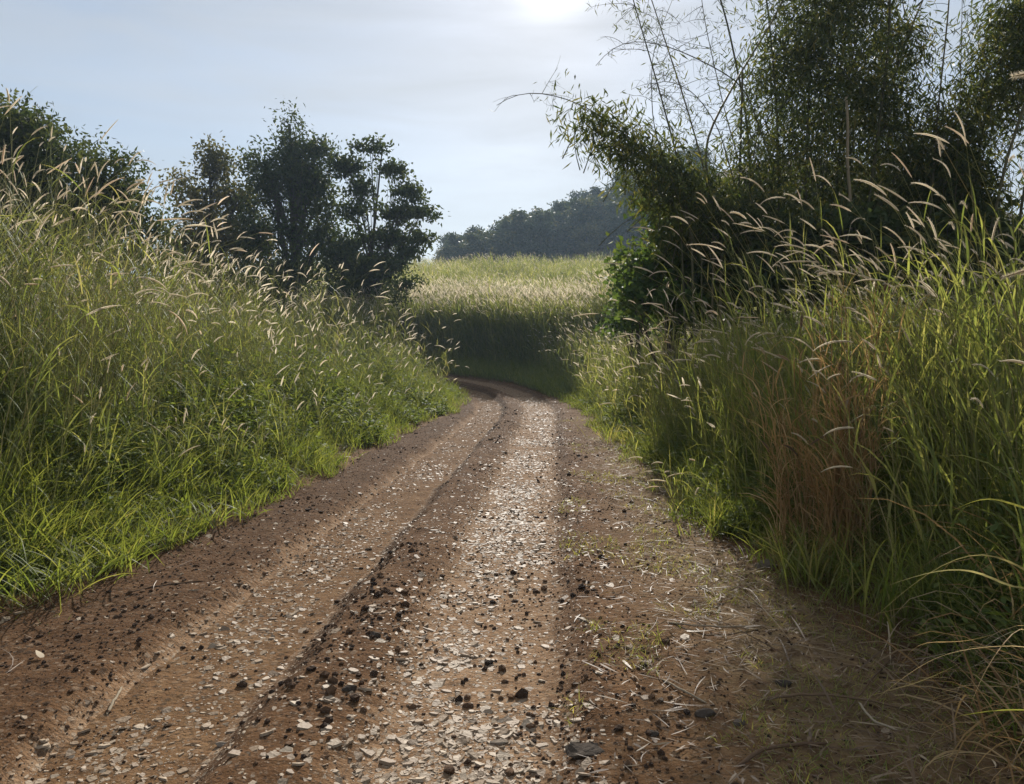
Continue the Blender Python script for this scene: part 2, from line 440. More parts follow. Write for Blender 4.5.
def chips(acc, x, y, size, rnd, tilt=.2, thick=.22):
    n = len(x); z = surf(x, y); K = 6
    an = (np.arange(K)[None] + rng.uniform(-.35, .35, (n, K))) / K * 2 * PI + rng.uniform(0, 6.28, (n, 1))
    rad = size[:, None] * rng.uniform(.32, .62, (n, K)); asp = rng.uniform(.5, 1., (n, 1)); ro = rng.uniform(0, PI, (n, 1))
    lx = rad * np.cos(an); ly = rad * np.sin(an) * asp
    X2 = lx * np.cos(ro) - ly * np.sin(ro); Y2 = lx * np.sin(ro) + ly * np.cos(ro)
    gx_, gy_ = rng.normal(0, tilt, (2, n, 1))
    h = (size * thick * rng.uniform(.6, 1.5, n))[:, None]
    top = np.stack([x[:, None] + X2 * .86, y[:, None] + Y2 * .86, z[:, None] + h * .3 + gx_ * X2 + gy_ * Y2], -1)
    bot = np.stack([x[:, None] + X2, y[:, None] + Y2, z[:, None] - h * .5 + gx_ * X2 + gy_ * Y2], -1)
    v = np.concatenate([top, bot], 1)
    j = np.arange(K); j2 = (j + 1) % K
    side = np.stack([j, K + j, K + j2, j2], 1)
    cap = np.array([[0, 1, 2, 3], [0, 3, 4, 5]])
    f = np.concatenate([side, cap])
    f = (f[None] + (np.arange(n) * 2 * K)[:, None, None]).reshape(-1, 4)
    acc.add(v, f, np.repeat(rnd, 2 * K), 0.)

ICO_V = np.array([(0, 0, 1)] + [(math.cos(a) * .894, math.sin(a) * .894, .447) for a in np.arange(5) * 2 * PI / 5] +
                 [(math.cos(a) * .894, math.sin(a) * .894, -.447) for a in (np.arange(5) + .5) * 2 * PI / 5] + [(0, 0, -1)])
ICO_F = np.array([(0, 1 + i, 1 + (i + 1) % 5) for i in range(5)] + [(1 + i, 6 + i, 1 + (i + 1) % 5) for i in range(5)] +
                 [(1 + (i + 1) % 5, 6 + i, 6 + (i + 1) % 5) for i in range(5)] + [(11, 6 + (i + 1) % 5, 6 + i) for i in range(5)])
def lumps(acc, x, y, size, rnd):
    n = len(x); z = surf(x, y)
    v = ICO_V[None] * rng.uniform(.65, 1.3, (n, 12, 1)) * (size * .5)[:, None, None] * np.stack([rng.uniform(.8, 1.3, n), rng.uniform(.7, 1.1, n), rng.uniform(.5, .95, n)], 1)[:, None]
    v = v + np.stack([x, y, z + size * .14], 1)[:, None]
    f = (ICO_F[None] + (np.arange(n) * 12)[:, None, None]).reshape(-1, 3)
    acc.add(v, f, np.repeat(rnd, 12), 0.)

a = Acc()
for c, sd, n in ((-.72, .22, 14000), (.66, .27, 48000), (0., 1.3, 14000)):
    x, y, u, s = track_points(n, 0, 0, p=.8)
    u = np.clip(rng.normal(c, sd, n), -2.1, 2.4)
    x = np.interp(s, ss, cx) + np.interp(s, ss, ty) * u; y = np.interp(s, ss, cy) - np.interp(s, ss, tx) * u
    keep = fbm(x, y, .9, 3, 91) + rng.normal(0, .12, n) > -.14
    x, y = x[keep], y[keep]
    size = np.clip(rng.lognormal(math.log(.0145), .72, len(x)), .005, .08)
    chips(a, x, y, size, rng.random(len(x)), .16, .13)
gravel = a.obj('gravel', [M_CHIP], smooth=False); tag(gravel, 'flat pale slate chips strewn along both wheel tracks', 'gravel', kind='stuff')

a = Acc()
for c, sd, n in ((-.02, .17, 2600), (1.15, .3, 1700), (-1.45, .32, 2000), (0, 1.2, 900)):
    x, y, u, s = track_points(n, 0, 0, p=.8)
    u = np.clip(rng.normal(c, sd, n), -2.2, 2.6)
    x = np.interp(s, ss, cx) + np.interp(s, ss, ty) * u; y = np.interp(s, ss, cy) - np.interp(s, ss, tx) * u
    keep = fbm(x, y, 1.1, 3, 95) + rng.normal(0, .06, n) > 0.03
    x, y = x[keep], y[keep]
    size = np.clip(rng.lognormal(math.log(.015), .6, len(x)), .006, .055)
    lumps(a, x, y, size, rng.random(len(x)))
x, y, u, s = track_points(30000, -2.6, 2.7, s1=16, p=.75)
keep = (fbm(x, y, .7, 4, 98) + .12 * sstep(.3, .9, np.abs(u)) - .16 * (np.abs(u + .65) < .36) - .14 * (np.abs(u - .68) < .4) + rng.normal(0, .08, len(x)) > .0); x, y = x[keep], y[keep]
lumps(a, x, y, np.clip(rng.lognormal(math.log(.008), .5, len(x)), .004, .022), np.clip(rng.beta(2, 1.3, len(x)), 0, 1))
rub = a.obj('rubble', [M_CLOD], smooth=False); tag(rub, 'dark earth clods and crumbs between and beside the wheel tracks', 'clods', kind='stuff')

# single stones worth pointing at
def stone(px, py, wpx, hfrac, tone, label, name='stone', ang=0.):
    d = CAM_H * F / (py - HOR); x = (px - 512) / F * d; w = wpx / F * d * (.95 if px == 590 else .72)
    me_v = []; z = float(surf(x, d)[0])
    import bmesh
    bm = bmesh.new(); bmesh.ops.create_icosphere(bm, subdivisions=3, radius=.5)
    sd = int(px * 7 + py)
    ca, sa = math.cos(ang), math.sin(ang)
    planes = rvec(9)
    for v in bm.verts:
        c = np.array(v.co)
        for pl in planes:                     # chop flat facets
            k = c @ pl - .27
            if k > 0: c = c - pl * k * .85
        c *= 1 + .55 * float(fbm(np.array([c[0] * 3 + sd]), np.array([c[1] * 3 + c[2] * 2.3]), .8, 4, sd)[0])
        p = np.array([c[0] * w * 1.15, c[1] * w * .75, c[2] * w * hfrac * 1.2])
        v.co = (p[0] * ca - p[1] * sa, p[0] * sa + p[1] * ca, p[2])
    me = bpy.data.meshes.new(name); bm.to_mesh(me); bm.free()
    at = me.attributes.new('rnd', 'FLOAT', 'POINT'); at.data.foreach_set('value', np.full(len(me.vertices), tone, np.float32))
    me.materials.append(M_STONE)
    o = bpy.data.objects.new(name, me); COL.objects.link(o); o.location = (x, d, z + w * hfrac * .12)
    tag(o, label, 'stone')
stone(590, 762, 48, .2, .12, 'flat dark slab of stone lying in the middle foreground of the track', 'flat_stone', .1)
stone(772, 570, 34, .6, .8, 'rounded grey stone at the foot of the yellow green grass on the right')
stone(790, 692, 26, .6, .05, 'black stone in the litter beside the long brown stalk')
stone(712, 727, 32, .5, .1, 'dark jagged stone with a pale top at the right verge')
stone(745, 735, 22, .4, .45, 'small grey flat stone beside the dark jagged stone', 'flat_stone')
stone(664, 714, 12, .6, .75, 'small light grey pebble with dark underside near the short straw stalk')
stone(578, 748, 16, .5, .95, 'pale pebble just above the flat dark slab')
stone(655, 746, 20, .45, .0, 'small black stone between the slab and the jagged stone')
stone(1000 - 12, 690, 40, .6, .1, 'dark stone under the arching dead blades at the right edge')
stone(872, 606, 26, .6, .3, 'grey stone half buried below the green blades on the right')
stone(345, 706, 22, .6, .0, 'black clod of earth on the ridge between the wheel tracks', 'clod')
stone(372, 648, 18, .6, .1, 'dark clod near the lip of the left rut', 'clod')
stone(215, 735, 20, .35, .95, 'pale flat chip of slate in the left wheel track', 'flat_stone')
stone(500, 740, 24, .3, 1., 'palest flat chip of slate in the right wheel track', 'flat_stone')

# ------------------------------------------------------------------ sticks, stalks and litter
def stick(pts, rad, mat, label, name, cat, tone=.5, k=7):
    rad *= .68
    """pts: photo pixels on the ground with an optional lift in metres"""
    w = []
    for p in pts:
        d = CAM_H * F / (p[1] - HOR); x = (p[0] - 512) / F * d
        w.append((x, d, float(surf(x, d)[0]) + rad * .7 + (p[2] if len(p) > 2 else 0)))
    w = np.array(w); t = np.linspace(0, 1, len(w)); tt = np.linspace(0, 1, 14)
    c = np.stack([np.interp(tt, t, w[:, i]) for i in range(3)], 1)
    for _ in range(2): c[1:-1] = (c[:-2] + 2 * c[1:-1] + c[2:]) / 4
    c[1:-1] += rng.normal(0, rad * .25, (12, 3))
    a = Acc(); r = rad * np.interp(tt, [0, .03, .97, 1], [.2, 1, .75, .15]) * (1 + .25 * (rng.random(14) - .5))
    tubes(a, c[None], r[None], k, tone, 0)
    o = a.obj(name, [mat], None, c[0])
    return tag(o, label, cat)
stick([(97, 704), (114, 681, .01)], .011, M_TWIG, 'short bleached stick lying across the left wheel track', 'stick', 'stick', 1.)
stick([(118, 600), (160, 590), (200, 585), (240, 581)], .009, M_TWIG, 'long thin brown twig along the left grass edge', 'twig', 'twig', .1)
stick([(668, 632), (700, 640, .02), (735, 638, .02), (770, 634)], .009, M_TWIG, 'bent straw coloured stalk on the right verge under the rounded stone', 'stalk', 'stalk', .8)
stick([(664, 690), (685, 704, .01), (712, 716)], .008, M_TWIG, 'short straw coloured stalk pointing at the jagged stone', 'stalk', 'stalk', .9)
stick([(762, 714, .01), (810, 710, .03), (862, 713, .03), (925, 721)], .010, M_TWIG, 'long reddish brown stalk across the litter at lower right', 'stalk', 'stalk', .25)
stick([(742, 782), (775, 768, .02), (805, 762, .02), (838, 756)], .012, M_TWIG, 'dark curved stick at the bottom edge of the right verge', 'stick', 'stick', .05)
stick([(866, 716, .02), (882, 738, .03), (908, 744, .02)], .008, M_TWIG, 'pale peeling stalk hooked below the long brown stalk', 'stalk', 'stalk', .95)
stick([(700, 592), (716, 600, .02), (722, 612)], .007, M_TWIG, 'small forked pale stalk near the rounded stone', 'stalk', 'stalk', .9)
stick([(905, 660, .01), (880, 690, .02), (850, 735, .02)], .007, M_TWIG, 'thin dark stem leaning over the litter at right', 'stem', 'stem', .1)
stick([(650, 505), (657, 523, .01)], .010, M_TWIG, 'pair of pale straw ends at the right edge of the track', 'straw', 'straw', .95)

a = Acc()
n = 15000
x, y, u, s = track_points(n, 1.0, 4.2, s1=14, p=.9)
keep = rng.random(n) < sstep(.9, 2.1, u)
x, y = x[keep], y[keep]
n2 = 600
x2, y2, u2, s2 = track_points(n2, -3.2, -1.5, s1=14, p=.9)
x = np.concatenate([x, x2]); y = np.concatenate([y, y2]); n = len(x)
L = rng.lognormal(math.log(.055), .65, n).clip(.015, .35); h = rng.uniform(0, 2 * PI, n)
mid = np.stack([x, y, surf(x, y) + rng.uniform(.004, .03, n)], 1)
dv = np.stack([np.cos(h), np.sin(h), rng.normal(0, .12, n)], 1)
S = 5; tt = np.linspace(-.5, .5, S)
pos = mid[:, None] + dv[:, None] * (L[:, None] * tt)[..., None]
bow = rng.normal(0, .07, n)[:, None] * L[:, None] * (tt ** 2 * 4 - 1)
pos[..., 0] += -np.sin(h)[:, None] * bow; pos[..., 1] += np.cos(h)[:, None] * bow
ribbons(a, pos, h, np.minimum(rng.lognormal(math.log(.0045), .5, n), .016), rng.beta(1.3, 2.2, n), 0, rng.normal(0, .5, n))
n = 650
x, y, u, s = track_points(n, 2.1, 4.2, s0=2., s1=9., p=.9)
L = rng.uniform(.12, .5, n); h = rng.uniform(0, 2 * PI, n)
pos = curve(np.stack([x, y, surf(x, y) + rng.uniform(.0, .03, n)], 1), h, L, rng.uniform(1.0, 1.55, n), rng.uniform(.1, .8, n), 6)
pos[..., 2] = np.maximum(pos[..., 2], surf(pos[..., 0].ravel(), pos[..., 1].ravel()).reshape(pos.shape[:2]) + .006)
ribbons(a, pos, h, rng.uniform(.003, .011, n), rng.beta(1.3, 2.2, n), 0, rng.normal(0, .6, n))
lit = a.obj('leaf_litter', [M_STRAW]); tag(lit, 'broken straw and dead leaf litter on the right verge', 'litter', kind='stuff')

# a dry leaf on the left
a = Acc()
lp = P(33, 668, CAM_H * F / (668 - HOR)); lp[2] = surf(lp[0], lp[1])[0] + .012
pos = curve(lp[None], np.array([2.4]), np.array([.10]), np.array([1.35]), np.array([.25]), 6)
ribbons(a, pos, np.array([2.4]), np.array([.035]), np.array([1.]), 0, np.array([.3]))
tag(a.obj('dry_leaf', [M_STRAW], None, lp), 'single pale dry leaf lying on the left side of the track', 'leaf')

# ------------------------------------------------------------------ grasses
def stand(acc, x, y, H, head_mean, head_sd, nleaf=7, lsegs=4, bend=(.35, .35), lean=.06, plume=.9, psides=5, bristles=0,
          leaf=0, stem=1, plm=2, lw=.013, ll=.5, rbias=0., z=None, plume_acc=None, plen=1., f0=.05, f1=.8):
    """culms with alternate arching leaves and a nodding seed head on top"""
    n = len(x)
    z = surf(x, y) if z is None else z
    base = np.stack([x, y, z - .02], 1)
    head = rng.normal(head_mean, head_sd, n)
    le = np.abs(rng.normal(lean, .07, n)); be = np.abs(rng.normal(bend[0], bend[1], n))
    rnd = np.clip(rng.beta(2, 2.6, n) + rbias, 0, 1)
    SG = 7
    pos = curve(base, head, H, le, be, SG, 2.2)
    tubes(acc, pos, np.interp(np.linspace(0, 1, SG + 1), [0, 1], [.0042, .0016])[None] * rng.uniform(.8, 1.3, (n, 1)), 3, rnd, stem)
    # leaves
    K = nleaf
    f = (np.linspace(f0, f1, K)[None] + rng.uniform(-.06, .06, (n, K))).clip(.02, .93)
    idx = np.minimum((f * SG).astype(int), SG - 1); fr = f * SG - idx
    r = np.arange(n)[:, None]
    lb = (pos[r, idx] * (1 - fr[..., None]) + pos[r, idx + 1] * fr[..., None]).reshape(-1, 3)
    N = n * K
    lh = rng.uniform(0, 2 * PI, N) * .65 + np.repeat(head, K) * .35
    LL = ll * rng.uniform(.55, 1.35, N) * np.interp(f.ravel(), [0, .5, 1], [.9, 1.1, .7])
    lrnd = np.clip(np.repeat(rnd, K) * .7 + rng.random(N) * .3 + (.25 - f.ravel()).clip(0, 1) * .8, 0, 1)
    blades(acc, lb, lh, LL, lw * rng.uniform(.6, 1.3, N), rng.uniform(.1, .6, N), rng.uniform(.3, 1.9, N), lsegs, lrnd, leaf, .7)
    # seed heads
    has = np.where(rng.random(n) < plume)[0]
    if len(has):
        pa = plume_acc if plume_acc is not None else acc
        tip = pos[has, -1]; tn = pos[has, -1] - pos[has, -2]; tn /= np.linalg.norm(tn, axis=1, keepdims=True)
        th0 = np.arccos(np.clip(tn[:, 2], -1, 1)); hd = head[has] + rng.normal(0, .25, len(has))
        PL = rng.uniform(.06, .2, len(has)) * plen
        SP = 6 if bristles else 4
        pp = curve(tip, hd, PL, th0 + rng.uniform(0, .35, len(has)), rng.uniform(.1, 1.1, len(has)), SP)
        pr = np.interp(np.linspace(0, 1, SP + 1), [0, .15, .6, 1], [.3, .9, 1, .25])[None] * rng.uniform(.0055, .0095, (len(has), 1)) * (.75 if bristles else 1.25)
        prn = rng.random(len(has)); 
        fins(pa, pp, pr, 3 if bristles else 2, prn, plm)
        if bristles:
            B = bristles; n3 = len(has)
            fb = rng.uniform(.02, .98, (n3, B)); ib = (fb * SP).astype(int); fr = fb * SP - ib; r = np.arange(n3)[:, None]
            p0 = pp[r, ib] * (1 - fr[..., None]) + pp[r, ib + 1] * fr[..., None]
            tg = pp[r, ib + 1] - pp[r, ib]; tg /= np.linalg.norm(tg, axis=2, keepdims=True)
            out = rvec(n3 * B).reshape(n3, B, 3); out -= tg * (out * tg).sum(2, keepdims=True); out /= np.linalg.norm(out, axis=2, keepdims=True) + 1e-9
            bl = rng.uniform(.010, .022, (n3, B, 1))
            p1 = p0 + (out * .8 + tg * .75) * bl
            sd = np.cross(out, tg) * .0012
            v = np.stack([p0 - sd, p0 + sd, p1], 2).reshape(-1, 3)
            pa.add(v, np.arange(n3 * B * 3).reshape(-1, 3), np.repeat(prn, B * 3), 0., plm)

GM = [M_GRASS, M_STEM, M_PLUME]
def infrustum(x, y, m=1.2): return (np.abs(x) < .667 * 1.12 * (y + .3) + m) & (y > 1.2)

def scatter(x0, x1, y0, y1, dens):
    n = int((x1 - x0) * (y1 - y0) * dens)
    x = rng.uniform(x0, x1, n); y = rng.uniform(y0, y1, n)
    k = infrustum(x, y); x, y = x[k], y[k]
    u, s = track_uv(x, y)
    out = np.where(u < 0, -edge_l(s) - u, u - edge_r(s))
    return x, y, u, s, out

# --- left bank
a = Acc()
for (y0, y1, dens, xs, det) in ((1.5, 9, 85, -8.5, 1), (9, 18, 50, -13, 1), (18, 33, 26, -16, 0)):
    x, y, u, s, out = scatter(xs, -.6, y0, y1, dens)
    deep = sstep(1.0, 2.6, out)
    k = (u < 0) & (out > .45) & (out < 7.5) & (rng.random(len(x)) < .25 + .75 * deep) & (rng.random(len(x)) < 1.25 - .12 * out) & (fbm(x, y, 1.1, 3, 119) + rng.normal(0, .05, len(x)) > -.1)
    x, y, out = x[k], y[k], out[k]
    clump = fbm(x, y, 1.6, 3, 120)
    H = np.interp(out, [.4, 1.0, 1.8, 3.0, 5], [.6, 1.1, 1.9, 2.75, 3.1]) * (1 + .75 * clump) * rng.uniform(.6, 1.1, len(x)) * np.interp(y, [4, 8, 14, 26], [1.36, 1.25, 1.02, .85])
    stand(a, x, y, H, -.3 + 5 * fbm(x, y, 1.5, 2, 133), .9, 9 if det else 6, 4 if det else 3, (.35, .35), .06, .48, 5 if det else 4, 14 if y0 < 9 else 0, rbias=-.02 + .5 * fbm(x, y, 1.7, 3, 131),
          lw=.0105 if det else .016, ll=.4, plen=1.2)
tag(a.obj('tall_grass', GM), 'tall green grass with pale nodding seed heads massed on the left bank', 'tall grass', kind='stuff')

# --- left lower grass sloping to the track
def turf_blades(a, x, y, L, mat, W=.008, segs=4, bias=0., lean=(.1, .7), bend=(.3, 1.5), hm=None, hs=9.):
    n = len(x)
    h = rng.uniform(0, 2 * PI, n) if hm is None else rng.normal(hm, hs, n)
    blades(a, np.stack([x, y, surf(x, y) - .01], 1), h, L, W * rng.uniform(.6, 1.4, n), rng.uniform(*lean, n), rng.uniform(*bend, n), segs,
           np.clip(rng.beta(2, 2.5, n) + bias, 0, 1), mat, .8)

a = Acc()
for (y0, y1, dens) in ((1.8, 6, 1500), (6, 11, 800), (11, 20, 420), (20, 33, 240)):
    x, y, u, s, out = scatter(-7 if y0 < 18 else -6, -.3, y0, y1, dens)
    tuft = fbm(x, y, .55, 3, 140)
    k = (u < 0) & (out > -.12) & (out < 2.8) & (tuft + .33 * sstep(-.2, .8, out) + rng.normal(0, .04, len(x)) > .1)
    x, y, out, tuft = x[k], y[k], out[k], tuft[k]
    L = np.interp(out, [-.1, .3, 1, 2.2], [.16, .34, .62, .85]) * (1 + 1.6 * tuft) * rng.uniform(.55, 1.25, len(x))
    turf_blades(a, x, y, L, 0, .0095 if y0 < 11 else .011, 4 if y0 < 11 else 3, bias=.55 * fbm(x, y, .9, 3, 150))
tag(a.obj('verge_grass', [M_LUSH]), 'lush bright green grass along the left edge of the track', 'grass', kind='stuff')

# --- leafy weeds mixed through the lower grass
def weeds(acc, x, y, H, nl, L):
    n = len(x); pos = curve(np.stack([x, y, surf(x, y)], 1), rng.uniform(0, 6.28, n), H, rng.uniform(0, .35, n), rng.uniform(-.2, .6, n), 5)
    tubes(acc, pos, np.full((1, 6), .0025), 3, .3, 0)
    f = rng.uniform(.2, 1., (n, nl)); i = np.minimum((f * 5).astype(int), 4); fr = (f * 5 - i)[..., None]; r = np.arange(n)[:, None]
    p = (pos[r, i] * (1 - fr) + pos[r, i + 1] * fr).reshape(-1, 3) + rng.normal(0, .02, (n * nl, 3))
    d = rvec(n * nl); d[:, 2] = np.abs(d[:, 2]) * .6 - .1
    up = rng.normal(0, .35, (n * nl, 3)); up[:, 2] += 1
    leafquads(acc, p, d, up, L * rng.uniform(.5, 1.4, n * nl), L * .42 * rng.uniform(.6, 1.3, n * nl), np.clip(np.repeat(rng.beta(2, 2.5, n), nl) + rng.normal(0, .12, n * nl), 0, 1))
a = Acc()
for (y0, y1, dens) in ((1.8, 9, 190), (9, 20, 75), (20, 32, 20)):
    x, y, u, s, out = scatter(-8, 5.5, y0, y1, dens)
    k = (out > .15) & (out < 2.6) & (fbm(x, y, 1.2, 3, 222) + rng.normal(0, .05, len(x)) > -.02); x, y, out = x[k], y[k], out[k]
    H = np.interp(out, [.1, .6, 1.6, 2.5], [.15, .45, 1.0, 1.3]) * rng.uniform(.5, 1.25, len(x))
    weeds(a, x, y, H, 22 if y0 < 9 else 16, .075 if y0 < 9 else .1)
tag(a.obj('undergrowth', [M_WEED]), 'small leafy green weeds tangled through the lower grass on both banks', 'weeds', kind='stuff')

# --- right bank, mass behind the single clumps
a = Acc()
for (y0, y1, dens, xe, det) in ((2.4, 7, 56, 7, 1), (7, 13, 62, 8, 1), (13, 31, 40, 10, 0)):
    x, y, u, s, out = scatter(1.2, xe, y0, y1, dens)
    k = (u > 0) & (out > .35) & (out < 5.5) & (fbm(x, y, .9, 3, 161) + rng.normal(0, .05, len(x)) > -.1) & (rng.random(len(x)) < .35 + .65 * sstep(.5, 1.3, out))
    x, y, out = x[k], y[k], out[k]
    clump = fbm(x, y, 1.3, 3, 160)
    top = np.interp(y, [2, 4.5, 7, 10, 14, 22, 31], [2.5, 2.5, 2.2, 2.0, 2.0, 2.1, 2.1])
    H = np.interp(out, [.3, .8, 1.6], [.5, .78, 1.]) * top * (1 + .45 * clump) * rng.uniform(.7, 1.08, len(x))
    stand(a, x, y, H, PI - .35 + 4 * fbm(x, y, 1.5, 2, 173), .8, 9 if det else 6, 4 if det else 3, (.6, .4), .08, .5, 4, 12 if y0 < 7 else 0, rbias=.0 + .4 * fbm(x, y, 1.5, 3, 171), ll=.45,
          lw=(.015 if y0 < 7 else .012) if det else .016)
tag(a.obj('tall_grass', GM), 'tall dark green grass massed on the right bank below the bamboo', 'tall grass', kind='stuff')

a = Acc()
for (y0, y1, dens) in ((2.2, 6.5, 750), (6.5, 12, 800), (12, 31, 330)):
    x, y, u, s, out = scatter(1, 6, y0, y1, dens)
    tuft = fbm(x, y, .5, 3, 180)
    k = (u > 0) & (out > -.25) & (out < 2.6) & (tuft + .38 * sstep(-.3, .5, out) + rng.normal(0, .05, len(x)) > np.where(y < 5, .24, .1))
    x, y, out, tuft = x[k], y[k], out[k], tuft[k]
    L = np.interp(out, [-.2, .2, .8, 2], [.14, .38, .75, 1.0]) * (1 + 1.2 * tuft) * rng.uniform(.6, 1.2, len(x)) 
    turf_blades(a, x, y, L, 0, .008 if y0 < 10 else .011, 4, bias=.5 * fbm(x, y, .9, 3, 151))
x, y, u, s, out = scatter(-9, 7, 25, 38, 380)
k = (u > 0) & (out > -.1) & (out < 4); x, y = x[k], y[k]
turf_blades(a, x, y, rng.uniform(.25, .9, len(x)), 0, .014, 3)
tag(a.obj('verge_grass', [M_LUSH]), 'green grass thick with leaning blades along the right edge of the track', 'grass', kind='stuff')

# --- sparse dry turf on the right verge of the track
a = Acc()
x, y, u, s = track_points(30000, 1.1, 3.1, s1=18, p=.9)
k = (fbm(x, y, .5, 3, 190) + .25 * sstep(1.1, 2.4, u) > .13); x, y = x[k], y[k]
turf_blades(a, x, y, rng.uniform(.03, .1, len(x)), 0, .004, 3, bias=.45, lean=(.2, 1.1))
x, y, u, s = track_points(1500, -2.6, -1.7, s1=18, p=.9)
k = (fbm(x, y, .5, 3, 191) > .05); x, y = x[k], y[k]
turf_blades(a, x, y, rng.uniform(.03, .09, len(x)), 0, .004, 3, bias=.4, lean=(.2, 1.1))
tag(a.obj('thin_turf', [M_LUSH]), 'thin yellowish turf creeping over the right verge of the track', 'turf', kind='stuff')

# --- the field of tall grass beyond the bend
a = Acc()
x, y, u, s, out = scatter(-10, 14, 30, 46, 140)
k = (u > 0) & (out > 1.6 + .8 * fbm(x, y, 2., 2, 211)) & (infrustum(x, y)) & (out < 9); x, y, out = x[k], y[k], out[k]
H = np.interp(out, [.4, 1.0], [2.5, 2.95]) * (1 + .7 * fbm(x, y, 2.2, 3, 200) * sstep(2.5, 5, out)) * rng.uniform(.75, 1.12, len(x))
stand(a, x, y, H, PI, 1.5, 7, 3, (.35, .3), .05, .55, 3, 0, rbias=-.1, lw=.034, ll=.6, plen=1.7)
for (y0, y1, dens) in ((43, 60, 15), (60, 92, 9)):
    n = int(60 * (y1 - y0) * dens); x = rng.uniform(-28, 32, n); y = rng.uniform(y0, y1, n)
    k = infrustum(x, y) & (x > -.30 * y - 2); x, y = x[k], y[k]
    H = 2.5 * (1 + .9 * fbm(x, y, 5, 4, 205)) * rng.uniform(.65, 1.15, len(x))
    stand(a, x, y, H, PI, 1.5, 6, 2, (.35, .3), .05, .72, 3, 0, rbias=.04 + .45 * fbm(x, y, 7, 3, 207), lw=.045, ll=.8, plen=1.9, f0=.3, f1=.9, z=zbase(x, y))
tag(a.obj('field_grass', GM), 'field of pale tall grass rising beyond the bend of the track', 'field grass', kind='stuff')
# low green crop band on the crest
a = Acc()
n = 9000; x = rng.uniform(-40, 45, n); y = rng.uniform(93, 122, n)
blades(a, np.stack([x, y, zbase(x, y)], 1), rng.uniform(0, 6.28, n), rng.uniform(.8, 2.2, n), rng.uniform(.1, .25, n), rng.uniform(.1, .8, n), rng.uniform(.2, 1.2, n), 2, rng.random(n) * .7, 0)
tag(a.obj('distant_grass', [M_LUSH]), 'strip of fresh green growth at the foot of the wooded hill', 'grass', kind='stuff')

# --- single grass plants
def plume_clump(x, y, n, H, spread, label, group, head=PI - .3, hsd=.5, bend=(.6, .3), plume=.95, bris=46, name='plume_grass_plant', rb=0., ll=.42, nleaf=9, lean=.1, plen=1.05):
    z = float(surf(x, y)[0]); base = (x, y, z); each = y < 9.5
    g = Acc(); heads = []
    if each:
        t = empty(name, base, label, 'grass clump', group)
        for q in range(n):
            p = Acc()
            stand(g, np.array([x + rng.normal(0, spread)]), np.array([y + rng.normal(0, spread)]), H * rng.uniform(.62, 1.1, 1), head, hsd, nleaf, 5, bend, lean, plume, 6, bris, plm=0, plume_acc=p, rbias=rb, ll=ll, lw=.011, plen=plen)
            if p.n: heads.append(p)
        g.obj('leaves', [M_GRASS, M_STEM], t, base)
        for p in heads: p.obj('seed_head', [M_PLUME], t, base)
        return t
    stand(g, x + rng.normal(0, spread, n), y + rng.normal(0, spread, n), H * rng.uniform(.62, 1.1, n), head, hsd, nleaf, 5, bend, lean, plume, 5, bris, rbias=rb, ll=ll, lw=.012, plen=plen * 1.15)
    return tag(g.obj(name, GM, None, base), label, 'grass clump', group)
RG = 'plume grass clumps along the right edge of the track'
RL = 'plume grass with cream bristly seed heads nodding over the right edge of the track'
for (px, d, H, n) in ((745, 8.2, 2.6, 15), (770, 7.4, 2.75, 16), (790, 6.6, 2.65, 16), (830, 6.3, 2.7, 15), (815, 7.6, 2.9, 15), (880, 5.6, 2.35, 13),
                      (930, 5.4, 2.6, 16), (985, 5.0, 2.5, 14), (955, 6.2, 2.85, 15), (1020, 4.6, 2.5, 14), (880, 7.0, 2.7, 14), (1040, 5.6, 2.85, 14), (800, 8.6, 2.9, 14), (900, 8., 2.9, 14),
                      (655, 11., 1.75, 14), (625, 15., 1.6, 14), (690, 10., 1.8, 13), (610, 19., 1.8, 14)):
    plume_clump((px - 512) / F * d, d, n, H, .2, RL, RG, head=PI - .15, hsd=.55, bend=(.75, .35), lean=.12, plen=1.4)
LG = 'plume grass clumps on the left bank'
LLb = 'tall plume grass with tawny seed heads leaning toward the track from the left bank'
for (px, d, H, n) in ((10, 6.2, 3.15, 22), (60, 7.2, 3.1, 20), (-40, 5.6, 3.0, 20), (115, 8.6, 3.0, 18), (35, 8.2, 3.2, 20), (90, 7.6, 3.05, 18), (140, 9.2, 2.95, 18), (-15, 7., 3.3, 20), (175, 10.5, 2.9, 14), (225, 12, 2.9, 14),
                      (280, 14, 2.9, 14), (330, 16, 3.0, 14), (375, 18.5, 2.9, 14), (405, 21, 2.6, 14)):
    plume_clump((px - 512) / F * d, d, n, H, .28, LLb, LG, head=-.2, hsd=.9, bend=(.9, .4), bris=40 if d < 9 else 0, rb=.1, lean=.1, plen=1.55)
# small low plumes hanging over the track edge
plume_clump(1.72, 7.3, 9, .62, .12, 'small grass tuft with drooping seed heads low over the right track edge', None, head=PI + .3, hsd=.4, bend=(1.4, .3), nleaf=5, ll=.3)
plume_clump((438 - 512) / F * 24, 24, 12, 1.7, .2, 'grass clump with silvery drooping heads at the inside of the bend', None, head=-.1, hsd=.4, bend=(1., .3), bris=0, rb=.2)
